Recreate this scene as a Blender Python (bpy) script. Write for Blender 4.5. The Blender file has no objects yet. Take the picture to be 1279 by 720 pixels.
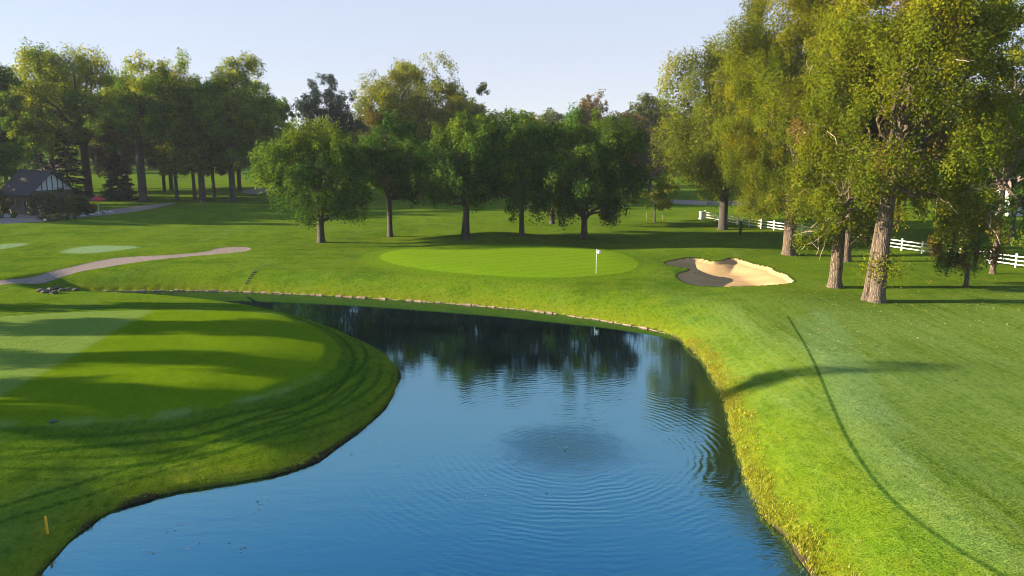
import bpy, math, random
import numpy as np
from mathutils import Vector

random.seed(7)
RNG = np.random.default_rng(11)
R = math.radians
scene = bpy.context.scene
COL = scene.collection

# ------------------------------------------------------------------ camera
FPX, CX, CY, HOR = 900.0, 640.0, 360.0, 188.0
CAMH = 12.5
PITCH = math.atan((CY - HOR) / FPX)
cp, sp = math.cos(PITCH), math.sin(PITCH)
cam_d = bpy.data.cameras.new('camera'); cam = bpy.data.objects.new('camera', cam_d); COL.objects.link(cam)
cam.location = (0, 0, CAMH); cam.rotation_euler = (R(90) - PITCH, 0, 0)
cam_d.sensor_fit = 'HORIZONTAL'; cam_d.sensor_width = 36; cam_d.lens = FPX / 1279 * 36
cam_d.clip_start = 0.5; cam_d.clip_end = 6000
scene.camera = cam

def ray(px, py):
    a, b = (px - CX) / FPX, (CY - py) / FPX
    return np.array([a, cp + b * sp, -sp + b * cp])

def on_plane(px, py, z):
    d = ray(px, py); t = (z - CAMH) / d[2]
    return np.array([d[0] * t, d[1] * t])

def at_depth(px, py, Y):
    d = ray(px, py); t = Y / d[1]
    return d[0] * t, CAMH + d[2] * t

# ------------------------------------------------------------------ numpy helpers
def hash2(i, j, s=0):
    h = (i.astype(np.int64) * 374761393 + j.astype(np.int64) * 668265263 + s * 1442695041) & 0x7fffffff
    h = ((h ^ (h >> 13)) * 1274126177) & 0x7fffffff
    return ((h ^ (h >> 16)) & 0xffff) / 65535.0

def vnoise(x, y, s=0):
    i, j = np.floor(x), np.floor(y); u, v = x - i, y - j
    u, v = u * u * (3 - 2 * u), v * v * (3 - 2 * v)
    a, b, c, d = hash2(i, j, s), hash2(i + 1, j, s), hash2(i, j + 1, s), hash2(i + 1, j + 1, s)
    return (a * (1 - u) + b * u) * (1 - v) + (c * (1 - u) + d * u) * v - 0.5

def sst(a, b, x):
    t = np.clip((x - a) / (b - a), 0, 1); return t * t * (3 - 2 * t)

def smooth_poly(p, n=2):
    p = np.asarray(p, float)
    for _ in range(n):
        q = np.roll(p, -1, 0)
        p = np.stack([p * .75 + q * .25, p * .25 + q * .75], 1).reshape(-1, 2)
    return p

def smooth_line(p, n=2):
    p = np.asarray(p, float)
    for _ in range(n):
        m = np.stack([p[:-1] * .75 + p[1:] * .25, p[:-1] * .25 + p[1:] * .75], 1).reshape(-1, 2)
        p = np.vstack([p[:1], m, p[-1:]])
    return p

def line_dist(x, y, P, near=3.0):
    P = np.asarray(P); best = np.full(x.shape, 1e3)
    if x.size > 50000:                      # a big sheet: only the points near the line matter
        m = (x > P[:, 0].min() - near) & (x < P[:, 0].max() + near) & (y > P[:, 1].min() - near) & (y < P[:, 1].max() + near)
        if m.sum() < 0.8 * x.size:
            out = np.full(x.shape, 30.0); out[m] = line_dist(x[m], y[m], P) if m.any() else 30.0
            return out
    if x.size * len(P) < 400000:
        A_, D_ = P[:-1], P[1:] - P[:-1]
        ux, uy = x.reshape(-1, 1) - A_[:, 0], y.reshape(-1, 1) - A_[:, 1]
        t = np.clip((ux * D_[:, 0] + uy * D_[:, 1]) / ((D_ ** 2).sum(1) + 1e-12), 0, 1)
        return np.sqrt(((ux - t * D_[:, 0]) ** 2 + (uy - t * D_[:, 1]) ** 2).min(1)).reshape(x.shape)
    for (ax, ay), (bx, by) in zip(P[:-1], P[1:]):
        dx, dy = bx - ax, by - ay; L = dx * dx + dy * dy + 1e-12
        t = np.clip(((x - ax) * dx + (y - ay) * dy) / L, 0, 1)
        best = np.minimum(best, (x - ax - t * dx) ** 2 + (y - ay - t * dy) ** 2)
    return np.sqrt(best)

def sdf(x, y, P):
    """signed distance to a closed polygon, positive outside"""
    x = np.asarray(x, float); y = np.asarray(y, float)
    pad = 14.0
    lo, hi = P.min(0) - pad, P.max(0) + pad
    m = (x > lo[0]) & (x < hi[0]) & (y > lo[1]) & (y < hi[1])
    out = np.full(x.shape, pad)
    if not m.any(): return out
    xx, yy = x[m], y[m]
    Q = np.vstack([P, P[:1]])
    d = line_dist(xx, yy, Q, 1e6)
    ins = np.zeros(xx.shape, bool)
    if xx.size * len(Q) < 400000:
        a_, b_ = Q[:-1], Q[1:]; yc = yy[:, None]
        c = ((a_[:, 1] > yc) != (b_[:, 1] > yc)) & (xx[:, None] < (b_[:, 0] - a_[:, 0]) * (yc - a_[:, 1]) / (b_[:, 1] - a_[:, 1] + 1e-12) + a_[:, 0])
        ins = (c.sum(1) % 2).astype(bool)
        out[m] = np.where(ins, -d, d)
        return out
    for (ax, ay), (bx, by) in zip(Q[:-1], Q[1:]):
        c = ((ay > yy) != (by > yy)) & (xx < (bx - ax) * (yy - ay) / (by - ay + 1e-12) + ax)
        ins ^= c
    out[m] = np.where(ins, -d, d)
    return out

# ------------------------------------------------------------------ the lie of the land
pond_px = [(48,720),(75,690),(110,655),(150,633),(200,618),(260,608),(330,598),(390,579),(430,552),(465,527),(489,502),(499,476),(495,457)]
pond_hid = [(478,436),(440,414),(390,397),(320,384),(230,375),(140,370.5),(75,368.5)]       # shore hidden behind the tee bank
pond_far = [(60,366),(100,365.5),(180,364),(250,363.5),(330,366),(400,369.5),(480,374),(560,379.5),(640,386),(700,393),(760,402),(810,411),(838,418),
            (858,431),(880,452),(897,480),(910,510),(913,540),(923,572),(936,606),(948,634),(964,655),(985,672),(1000,690),(1018,720),(1060,790)]
P = [on_plane(*p, 0.0) for p in pond_px] + [on_plane(*p, 0.45) for p in pond_hid] + [on_plane(*p, 0.0) for p in pond_far]
P += [np.array([8.5, 12.0]), np.array([0, 10.5]), np.array([-11, 12.5]), on_plane(20, 765, 0)]
POND = smooth_poly(P, 2)

def land(x, y):
    d = np.hypot(x, y)
    far = np.clip(d - 85, 0, 330)
    z = 1.6 + 0.019 * far + 0.5 * vnoise(x / 34, y / 34, 3) * sst(60, 130, d) + 0.25 * vnoise(x / 13, y / 13, 5) * sst(45, 80, d)
    z = z + 0.25 * vnoise(x / 9, y / 9, 8) * sst(8, 20, x)
    return z

def z_base(x, y, sd=None):
    if sd is None: sd = sdf(x, y, POND)
    nf = sst(54, 44, y)
    sd = sd + 0.16 * nf * vnoise(x / 0.9, y / 0.9, 1) + 0.22 * nf * vnoise(x / 2.3, y / 2.3, 2)
    w = 4.2 + 1.6 * sst(2, 12, x) - 0.4 * sst(45, 55, y) + 5.0 * sst(0, -4, x) * sst(48, 40, y)
    t = np.clip(sd / w, 0, 1)
    prof = 1 - (1 - t) ** 1.9
    edge = 0.03 + 0.13 * sst(54, 46, y)
    up = edge + (land(x, y) - edge) * prof
    low = np.maximum(-1.6, -0.25 + 0.45 * sd)
    return np.where(sd > 0, up, np.where(sd > -0.12, edge + (edge + 0.304) * sd / 0.12, low))

def hit(px, py, zf=None):
    zf = zf or z_base
    d = ray(px, py)
    t = np.geomspace(14, 700, 260)
    for _ in range(2):
        X, Y, Z = d[0] * t, d[1] * t, CAMH + d[2] * t
        under = Z < zf(X, Y)
        k = int(np.argmax(under)) if under.any() else len(t) - 1
        t = np.linspace(t[max(k - 1, 0)], t[k], 24)
    return np.array([X[k], Y[k]])

def outline(pts, n=2): return smooth_poly([hit(*p) for p in pts], n)

GREEN = outline([(470,322),(490,314),(540,309.5),(600,307.5),(680,308),(740,312),(785,320),(801,331),(790,341),(750,346),(690,349),(620,347),(550,341),(490,332)])
TEE = outline([(-220,412),(0,400),(100,393),(220,390),(320,393.5),(390,407),(424,430),(428,450),(410,475),(350,500),(250,522),(150,533),(0,541),(-260,545)])
SAND = smooth_poly([hit(*p) for p in [(829,328),(842,325),(855,323),(871,322.5),(880,324),(889,326),(902,326),(913,323),(926,324),(942,329.5),(964,333.5),(966,338),(982,342),(987,347),(994,352.5),
        (975,356),(941,359),(904,360),(880,358.7),(863,356),(850,350),(845,343.5),(862,339.3),(863,335.4),(840,333.3)]], 1)
PATH = outline([(-120,373),(0,350.5),(80,336),(118,326.5),(153,321),(204,319.3),(259,315),(271,309.6),(303,308),(317,310.6),
        (307,314.4),(271,317.6),(220,321.8),(160,328.8),(121,336),(73,345.7),(32,353.7),(0,357),(-120,382)], 2)
TEE2 = outline([(70,316),(95,309),(125,306.5),(180,308),(160,312),(110,317.5)], 1)
TEE3 = outline([(-60,312),(0,305),(38,303.5),(30,307.5),(-20,315)], 1)
PAVE = outline([(-60,276),(10,268),(60,267),(100,266),(150,260.5),(200,254.5),(224,253),(205,258),(160,266),(110,271),(60,277),(-60,283)], 1)
FARSAND = outline([(56,207),(70,203.5),(84,204.5),(86,208),(72,212.5),(60,214),(52,211)], 1)
FARPATH = outline([(815,250),(835,249),(900,251.5),(960,252),(960,257),(890,256),(840,255)], 1)
FARROAD = outline([(300,238),(330,234.5),(375,235),(375,239),(335,241.5),(305,243)], 1)
DEWL = outline([(-240,396),(196,392),(150,417),(92,452),(0,505),(-260,650)], 0)
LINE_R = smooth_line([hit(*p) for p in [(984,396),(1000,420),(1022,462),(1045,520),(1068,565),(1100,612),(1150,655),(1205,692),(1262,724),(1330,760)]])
DEWR = outline([(988,398),(1002,421),(1024,462),(1047,520),(1070,565),(1102,612),(1152,655),(1207,692),(1290,724),(1262,690),(1195,640),(1150,580),(1110,510),(1080,455),(1058,415),(1030,390)], 1)
TRACK1 = smooth_line([hit(*p) for p in [(-60,650),(0,634),(70,612),(140,590),(210,573),(290,543),(350,527),(410,500),(438,470),(445,445),(425,418),(380,398)]])
TRACK2 = smooth_line([hit(*p) for p in [(-60,580),(0,572),(90,560),(180,552),(260,545),(330,520),(395,497),(445,470),(462,446),(448,425),(400,402)]])
TRACK3 = smooth_line([hit(*p) for p in [(-60,668),(0,652),(80,628),(150,604),(230,580),(310,553),(370,533),(430,503),(458,472)]])

def gauss(x, y, c, rx, ry): return np.exp(-((x - c[0]) / rx) ** 2 - ((y - c[1]) / ry) ** 2)
MOUND = hit(622, 303); LIPC = hit(905, 320); KNOLL = hit(960, 375); BANKC = hit(835, 385)

def z_full(x, y, A=None):
    if A is None:
        A = {'pond': sdf(x, y, POND), 'green': sdf(x, y, GREEN), 'sand': sdf(x, y, SAND), 'tee': sdf(x, y, TEE)}
    z = z_base(x, y, A['pond'])
    far = sst(0.5, 4, A['pond'])
    z = z + 0.95 * gauss(x, y, MOUND + np.array([0, 2.5]), 7.5, 3.2) * far
    z = z + 0.25 * sst(2.5, -3, A['green']) * far
    z = z + 0.35 * gauss(x, y, KNOLL, 5, 5)
    z = z + 0.30 * sst(1.5, -1.0, A['tee']) * far
    s = A['sand'] + 0.05 * vnoise(x / 0.7, y / 0.7, 9)
    z = z + (0.55 * gauss(x, y, LIPC + np.array([0, 1.8]), 8, 2.6) + 0.16 * gauss(x, y, hit(828, 338), 2.6, 3.0))
    z = z - 0.30 * sst(0.05, -0.30, s) - 0.62 * sst(0.0, -3.0, s)
    return z

def ground_z(x, y):
    return float(z_full(np.array([float(x)]), np.array([float(y)]))[0])

def spot(px, py):
    """a point on the ground, from a place in the photograph"""
    x, y = hit(px, py, z_full)
    return x, y, ground_z(x, y)

# ------------------------------------------------------------------ tagging
def tag(o, label=None, cat=None, group=None, kind=None):
    if label: o['label'] = label
    if cat: o['category'] = cat
    if group: o['group'] = group
    if kind: o['kind'] = kind
    return o

def empty(name, loc, label, cat, group=None, rz=0):
    o = bpy.data.objects.new(name, None); COL.objects.link(o)
    o.location = loc; o.rotation_euler = (0, 0, rz); o.empty_display_size = 0.3
    return tag(o, label, cat, group)

def link(name, me, mat, parent=None):
    o = bpy.data.objects.new(name, me); COL.objects.link(o)
    if mat is not None and not me.materials: me.materials.append(mat)
    if parent is not None: o.parent = parent
    return o

def mesh_np(name, V, F, smooth=True):
    """V (n,3); F (m,k) int array or list of arrays with differing k"""
    me = bpy.data.meshes.new(name)
    Fs = F if isinstance(F, list) else [F]
    Fs = [np.asarray(f, np.int32) for f in Fs if len(f)]
    nl = sum(f.size for f in Fs); nf = sum(len(f) for f in Fs)
    me.vertices.add(len(V)); me.loops.add(nl); me.polygons.add(nf)
    me.vertices.foreach_set('co', np.asarray(V, np.float32).ravel())
    me.loops.foreach_set('vertex_index', np.concatenate([f.ravel() for f in Fs]))
    tot = np.concatenate([np.full(len(f), f.shape[1]) for f in Fs])
    me.polygons.foreach_set('loop_start', np.concatenate([[0], np.cumsum(tot)[:-1]]).astype(np.int32))
    me.update(calc_edges=True)
    me.polygons.foreach_set('use_smooth', np.full(nf, smooth))
    return me

def attr(me, name, data):
    a = me.attributes.new(name, 'FLOAT', 'POINT'); a.data.foreach_set('value', np.asarray(data, np.float32))

class MB:
    """collects boxes, tubes and lathes into one mesh"""
    def __init__(s): s.V, s.F, s.n = [], {}, 0
    def add(s, V, F):
        V = np.asarray(V, float)
        for f in F: s.F.setdefault(len(f), []).append([i + s.n for i in f])
        s.V.append(V); s.n += len(V)
    def box(s, c, size, rz=0, taper=1.0):
        sx, sy, sz = [k / 2 for k in size]
        v = np.array([[x * (taper if z > 0 else 1), y * (taper if z > 0 else 1), z] for z in (-sz, sz) for x, y in ((-sx, -sy), (sx, -sy), (sx, sy), (-sx, sy))])
        ca, sa = math.cos(rz), math.sin(rz)
        v = np.stack([v[:, 0] * ca - v[:, 1] * sa, v[:, 0] * sa + v[:, 1] * ca, v[:, 2]], 1) + np.array(c)
        s.add(v, [(3, 2, 1, 0), (4, 5, 6, 7), (0, 1, 5, 4), (1, 2, 6, 5), (2, 3, 7, 6), (3, 0, 4, 7)]); return s
    def tube(s, pts, rad, n=8, wob=0.0):
        pts = np.asarray(pts, float); k = len(pts)
        rad = np.full(k, rad) if np.isscalar(rad) else np.asarray(rad, float)
        T = np.gradient(pts, axis=0); T /= np.linalg.norm(T, axis=1)[:, None] + 1e-9
        up = np.array([0.31, 0.95, 0.05]); A = np.cross(T, up); A /= np.linalg.norm(A, axis=1)[:, None] + 1e-9; B = np.cross(T, A)
        a = np.linspace(0, 2 * math.pi, n, endpoint=False)
        rr = rad[:, None] * (1 + wob * RNG.uniform(-1, 1, (k, n))) if wob else np.repeat(rad[:, None], n, 1)
        V = (pts[:, None, :] + (np.cos(a)[None, :, None] * A[:, None, :] + np.sin(a)[None, :, None] * B[:, None, :]) * rr[:, :, None]).reshape(-1, 3)
        F = [(i * n + j, i * n + (j + 1) % n, (i + 1) * n + (j + 1) % n, (i + 1) * n + j) for i in range(k - 1) for j in range(n)]
        F += [tuple(range(n - 1, -1, -1)), tuple(range((k - 1) * n, k * n))]
        s.add(V, F); return s
    def lathe(s, c, prof, n=16):
        V, F = [], []
        for (r, z) in prof:
            for j in range(n):
                a = 2 * math.pi * j / n; V.append((c[0] + r * math.cos(a), c[1] + r * math.sin(a), c[2] + z))
        for i in range(len(prof) - 1):
            for j in range(n): F.append((i * n + j, i * n + (j + 1) % n, (i + 1) * n + (j + 1) % n, (i + 1) * n + j))
        F += [tuple(range(n - 1, -1, -1)), tuple(range((len(prof) - 1) * n, len(prof) * n))]
        s.add(V, F); return s
    def mesh(s, name, smooth=False):
        return mesh_np(name, np.vstack(s.V), [np.array(f) for f in s.F.values()], smooth)
    def build(s, name, mat, parent=None, smooth=False):
        return link(name, s.mesh(name, smooth), mat, parent)

# ------------------------------------------------------------------ materials
class NT:
    def __init__(s, name):
        s.m = bpy.data.materials.new(name); s.m.use_nodes = True; s.t = s.m.node_tree; s.t.nodes.clear()
        s.out = s.t.nodes.new('ShaderNodeOutputMaterial')
    def n(s, typ, ins=None, **kw):
        nd = s.t.nodes.new(typ)
        for k, v in kw.items(): setattr(nd, k, v)
        for k, v in (ins or {}).items(): s.set(nd.inputs[k], v)
        return nd
    def set(s, sock, v):
        if isinstance(v, bpy.types.NodeSocket): s.t.links.new(v, sock)
        elif isinstance(v, bpy.types.Node): s.t.links.new(v.outputs[0], sock)
        else:
            if sock.type == 'RGBA' and len(v) == 3: v = (*v, 1)
            sock.default_value = v
    def math(s, op, a, b=0.0, c=0.0, clamp=False):
        return s.n('ShaderNodeMath', {0: a, 1: b, 2: c}, operation=op, use_clamp=clamp).outputs[0]
    def step(s, x, a, b, va=0.0, vb=1.0):
        return s.n('ShaderNodeMapRange', {0: x, 1: a, 2: b, 3: va, 4: vb}, interpolation_type='SMOOTHSTEP').outputs[0]
    def mix(s, f, a, b, mode='MIX'):
        nd = s.n('ShaderNodeMix', data_type='RGBA', blend_type=mode)
        s.set(nd.inputs[0], f); s.set(nd.inputs[6], a); s.set(nd.inputs[7], b); return nd.outputs[2]
    def attr(s, name): return s.n('ShaderNodeAttribute', attribute_name=name).outputs['Fac']
    def pos(s): return s.n('ShaderNodeNewGeometry').outputs['Position']
    def obj(s): return s.n('ShaderNodeTexCoord').outputs['Object']
    def noise(s, v, scale, detail=3, rough=0.55, out=0, dist=0.0):
        return s.n('ShaderNodeTexNoise', {'Vector': v, 'Scale': scale, 'Detail': detail, 'Roughness': rough, 'Distortion': dist}).outputs[out]
    def mapping(s, v, scale=(1, 1, 1), rot=(0, 0, 0), loc=(0, 0, 0)):
        return s.n('ShaderNodeMapping', {'Vector': v, 'Scale': scale, 'Rotation': rot, 'Location': loc}).outputs[0]
    def principled(s, **kw):
        nd = s.n('ShaderNodeBsdfPrincipled')
        for k, v in kw.items(): s.set(nd.inputs[k.replace('_', ' ')], v)
        return nd
    def done(s, sh): s.t.links.new(sh.outputs[0] if isinstance(sh, bpy.types.Node) else sh, s.out.inputs[0]); return s.m

def simple(name, col, rough=0.7, var=0.25, scale=6.0, bump=0.0, metal=0.0):
    t = NT(name); p = t.obj()
    nz = t.noise(p, scale, 4)
    c = t.mix(t.step(nz, 0.3, 0.7), tuple(k * (1 - var) for k in col), tuple(min(1, k * (1 + var)) for k in col))
    b = t.principled(Base_Color=c, Roughness=rough, Metallic=metal)
    if bump: t.set(b.inputs['Normal'], t.n('ShaderNodeBump', {'Height': nz, 'Strength': bump, 'Distance': 0.05}))
    return t.done(b)

def ground_material():
    t = NT('turf_and_sand'); p = t.pos()
    big = t.noise(p, 0.11, 3); mid = t.noise(p, 0.7, 4, 0.6); fine = t.noise(p, 6.0, 4, 0.7); tiny = t.noise(p, 22.0, 2, 0.7)
    patch = t.noise(t.mapping(p, (1.0, 0.35, 1), (0, 0, R(-12))), 0.33, 3, 0.5, dist=0.6)
    streak = t.noise(t.mapping(p, (1.6, 0.09, 1), (0, 0, R(20))), 1.5, 4, 0.6, dist=0.5)
    wob = t.math('MULTIPLY', t.math('SUBTRACT', fine, 0.5), 0.35)
    def sd(name, w=1.0): return t.math('ADD', t.attr(name), t.math('MULTIPLY', wob, w))
    def mask(name, soft=0.06, w=1.0, off=0.0): return t.step(sd(name, w), off + soft, off - soft)
    # rough: darker green with yellowish and olive patches
    c = t.mix(t.step(big, 0.35, 0.65), (0.062, 0.125, 0.006), (0.100, 0.165, 0.006))
    c = t.mix(t.step(mid, 0.35, 0.75), c, (0.125, 0.165, 0.008))
    c = t.mix(t.math('MULTIPLY', t.step(patch, 0.5, 0.75), 0.4), c, (0.13, 0.205, 0.04))
    lane = t.noise(t.mapping(p, (0.05, 0.75, 1), (0, 0, R(4))), 1.0, 4, 0.6)
    c = t.mix(t.step(lane, 0.38, 0.66, 0.0, 0.55), c, (0.125, 0.175, 0.012))
    c = t.mix(t.step(t.noise(p, 0.28, 5, 0.7), 0.52, 0.36, 0, 0.45), c, (0.040, 0.095, 0.006))
    c = t.mix(t.step(t.noise(p, 2.3, 5, 0.75), 0.56, 0.74, 0, 0.5), c, (0.15, 0.17, 0.03))
    # mown lines on the right-hand slope
    right = t.step(t.n('ShaderNodeSeparateXYZ', {0: p}).outputs[0], 9.0, 16.0)
    near = t.step(t.n('ShaderNodeSeparateXYZ', {0: p}).outputs[1], 60.0, 44.0)
    rn = t.math('MULTIPLY', right, near)
    c = t.mix(t.math('MULTIPLY', rn, t.math('MULTIPLY', t.step(streak, 0.42, 0.72), 0.7)), c, (0.165, 0.225, 0.06))
    c = t.mix(t.math('MULTIPLY', rn, t.step(streak, 0.48, 0.30, 0, 0.65)), c, (0.045, 0.10, 0.006))
    c = t.mix(t.math('MULTIPLY', rn, t.step(patch, 0.3, 0.7, 0.2, 0.6)), c, (0.155, 0.225, 0.05))
    # tufty, yellowed turf along the water
    ring = t.step(sd('sd_pond', 2.0), 1.5, 0.1)
    c = t.mix(t.math('MULTIPLY', ring, 0.6), c, (0.15, 0.165, 0.010))
    c = t.mix(t.step(t.attr('sd_pond'), 0.12, -0.05), c, (0.045, 0.035, 0.018))
    # tee: wheel-flattened ring, tee turf, dew
    c = t.mix(t.math('MULTIPLY', t.step(sd('sd_tee', 0.6), 1.15, 0.75), 0.5), c, (0.035, 0.09, 0.006))
    for k, w_ in (('tr1', 0.10), ('tr2', 0.11), ('tr3', 0.08)):
        c = t.mix(t.step(t.math('ADD', t.attr(k), t.math('MULTIPLY', wob, 0.3)), w_ + 0.06, w_ - 0.06, 0, 0.8), c, (0.028, 0.075, 0.006))
    arcs = t.math('SINE', t.math('MULTIPLY_ADD', t.attr('sd_tee'), 8.5, t.math('MULTIPLY', mid, 3.0)))
    arcs = t.math('MULTIPLY', t.step(arcs, 0.1, 0.9), t.math('MULTIPLY', t.step(t.attr('sd_tee'), 4.6, 2.6), t.step(t.attr('sd_tee'), 0.1, 0.6)))
    c = t.mix(t.math('MULTIPLY', arcs, t.step(big, 0.3, 0.6, 0.25, 0.75)), c, (0.032, 0.082, 0.006))
    tee_c = t.mix(t.step(mid, 0.3, 0.75), (0.095, 0.158, 0.003), (0.118, 0.176, 0.004))
    tm = mask('sd_tee', 0.10, 0.6)
    c = t.mix(tm, c, tee_c)
    rim = t.math('MULTIPLY', t.step(t.math('ABSOLUTE', t.math('ADD', t.attr('sd_tee'), 0.15)), 0.55, 0.0), t.step(patch, 0.45, 0.62, 0.0, 0.7))
    c = t.mix(t.math('MULTIPLY', rim, t.step(mid, 0.3, 0.6)), c, (0.15, 0.22, 0.075))
    dl = t.math('MULTIPLY', mask('sd_dewl', 0.35, 1.0), tm)
    c = t.mix(t.math('MULTIPLY', dl, 0.6), c, t.mix(mid, (0.15, 0.225, 0.065), (0.185, 0.24, 0.055)))
    # right: dewy mown strip with a dark seam
    dr = mask('sd_dewr', 0.5, 1.0)
    c = t.mix(t.math('MULTIPLY', dr, t.step(patch, 0.3, 0.7, 0.3, 0.75)), c, (0.165, 0.25, 0.08))
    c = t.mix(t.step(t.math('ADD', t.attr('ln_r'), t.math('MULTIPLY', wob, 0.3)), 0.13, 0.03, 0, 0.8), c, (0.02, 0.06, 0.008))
    # collar and green
    c = t.mix(t.step(sd('sd_green', 0.6), 2.3, 1.6, 0, 0.6), c, (0.105, 0.185, 0.006))
    gm = mask('sd_green', 0.12, 0.4)
    stripe = t.step(t.math('SINE', t.math('MULTIPLY', t.n('ShaderNodeSeparateXYZ', {0: t.mapping(p, (1, 1, 1), (0, 0, R(62)))}).outputs[0], 3.6)), -0.5, 0.5)
    gc = t.mix(stripe, (0.128, 0.225, 0.006), (0.146, 0.243, 0.007))
    gc = t.mix(t.step(t.noise(p, 0.35, 4, 0.6), 0.40, 0.68, 0, 0.6), gc, (0.172, 0.240, 0.012))
    c = t.mix(gm, c, t.mix(t.step(mid, 0.3, 0.7, 0, 0.4), gc, (0.150, 0.248, 0.007)))
    # pale dewy tees beyond
    c = t.mix(t.math('MULTIPLY', mask('sd_tee2', 0.5, 2.0), 0.7), c, (0.23, 0.32, 0.17))
    # sand
    sand_c = t.mix(t.step(mid, 0.3, 0.7), (0.38, 0.245, 0.12), (0.45, 0.30, 0.155))
    sand_c = t.mix(t.math('MULTIPLY', t.step(fine, 0.5, 0.7), 0.3), sand_c, (0.33, 0.21, 0.105))
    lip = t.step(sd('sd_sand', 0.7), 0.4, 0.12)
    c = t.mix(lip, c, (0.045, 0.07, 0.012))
    sm = mask('sd_sand', 0.05, 0.7)
    c = t.mix(sm, c, sand_c)
    # paths
    pc = t.mix(t.step(fine, 0.35, 0.7), (0.20, 0.155, 0.135), (0.29, 0.23, 0.20))
    pm = mask('sd_path', 0.05, 0.25)
    c = t.mix(t.step(sd('sd_path', 0.5), 0.3, 0.05, 0, 0.55), c, (0.12, 0.12, 0.04))
    c = t.mix(pm, c, pc)
    hard = t.math('MAXIMUM', sm, pm)
    # mottle of the turf: tufts, clippings, thin spots
    g1 = t.noise(t.mapping(p, (1.0, 0.55, 1.0)), 4.5, 6, 0.78)
    g2 = t.noise(p, 13.0, 4, 0.7)
    soft = t.math('SUBTRACT', 1.0, hard)
    lowcut = t.math('MULTIPLY', soft, t.math('SUBTRACT', 1.0, t.math('MULTIPLY', t.math('MAXIMUM', gm, tm), 0.55)))
    c = t.mix(t.math('MULTIPLY', t.step(g1, 0.52, 0.33), t.math('MULTIPLY', lowcut, 0.75)), c, t.mix(1.0, c, (0.42, 0.55, 0.5), 'MULTIPLY'))
    c = t.mix(t.math('MULTIPLY', t.step(g1, 0.52, 0.70), t.math('MULTIPLY', lowcut, 0.6)), c, t.mix(1.0, c, (1.55, 1.35, 1.6), 'MULTIPLY'))
    c = t.mix(t.math('MULTIPLY', t.step(g2, 0.50, 0.34), t.math('MULTIPLY', lowcut, 0.6)), c, t.mix(1.0, c, (0.5, 0.6, 0.5), 'MULTIPLY'))
    # grain of the blades
    c = t.mix(t.math('MULTIPLY', t.step(tiny, 0.35, 0.65, 0.35, 0.0), t.math('SUBTRACT', 1.0, hard)), c, t.mix(1.0, c, (0.45, 0.5, 0.4), 'MULTIPLY'))
    # blades stand up and catch a low sun: spread the shading normal
    jit = t.n('ShaderNodeVectorMath', {0: t.noise(p, 24.0, 4, 0.8, out=1), 1: (0.5, 0.5, 0.5)}, operation='SUBTRACT').outputs[0]
    amp = t.math('MULTIPLY_ADD', hard, -4.1, t.math('MULTIPLY_ADD', t.math('MAXIMUM', gm, tm), -1.2, 4.6))
    jv = t.n('ShaderNodeVectorMath', {0: jit, 'Scale': amp}, operation='SCALE').outputs[0]
    nv = t.n('ShaderNodeVectorMath', {0: t.n('ShaderNodeNewGeometry').outputs['Normal'], 1: jv}, operation='ADD').outputs[0]
    nv = t.n('ShaderNodeVectorMath', {0: nv}, operation='NORMALIZE').outputs[0]
    df = t.n('ShaderNodeBsdfDiffuse', {'Color': c, 'Normal': nv})
    tl = t.n('ShaderNodeBsdfTranslucent', {'Color': t.mix(1.0, c, (1.5, 1.4, 0.6), 'MULTIPLY'), 'Normal': nv})
    return t.done(df)

def leaf_material(name, green, yellow, brown=(0.16, 0.09, 0.03), trans=0.42, gloss=0.0):
    t = NT(name)
    a = t.n('ShaderNodeAttribute', attribute_name='tint')
    s = t.n('ShaderNodeSeparateColor', {0: a.outputs['Color']})
    c = t.mix(s.outputs[0], green, yellow)
    c = t.mix(s.outputs[2], c, brown)
    k = t.math('MULTIPLY_ADD', s.outputs[1], 0.9, 0.55)
    c = t.n('ShaderNodeVectorMath', {0: c, 'Scale': k}, operation='SCALE').outputs[0]
    d = t.n('ShaderNodeBsdfDiffuse', {'Color': c})
    tr = t.n('ShaderNodeBsdfTranslucent', {'Color': t.mix(1.0, c, (1.35, 1.25, 0.55), 'MULTIPLY')})
    m = t.n('ShaderNodeMixShader', {0: trans, 1: d, 2: tr})
    g = t.n('ShaderNodeBsdfGlossy', {'Color': (1, 1, 1, 1), 'Roughness': 0.45})
    m2 = t.n('ShaderNodeMixShader', {0: gloss, 1: m, 2: g})
    return t.done(m2)

def bark_material(name, a, b, scale=1.0):
    t = NT(name); p = t.obj()
    m = t.mapping(p, (5 * scale, 5 * scale, 0.9 * scale))
    v = t.n('ShaderNodeTexVoronoi', {'Vector': m, 'Scale': 1.6}, feature='DISTANCE_TO_EDGE').outputs[0]
    nz = t.noise(m, 2.2, 5, 0.65)
    f = t.math('MULTIPLY', t.step(v, 0.0, 0.22), t.step(nz, 0.25, 0.7))
    c = t.mix(f, a, b)
    bs = t.principled(Base_Color=c, Roughness=0.9)
    t.set(bs.inputs['Normal'], t.n('ShaderNodeBump', {'Height': f, 'Strength': 0.9, 'Distance': 0.08}))
    return t.done(bs)

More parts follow.
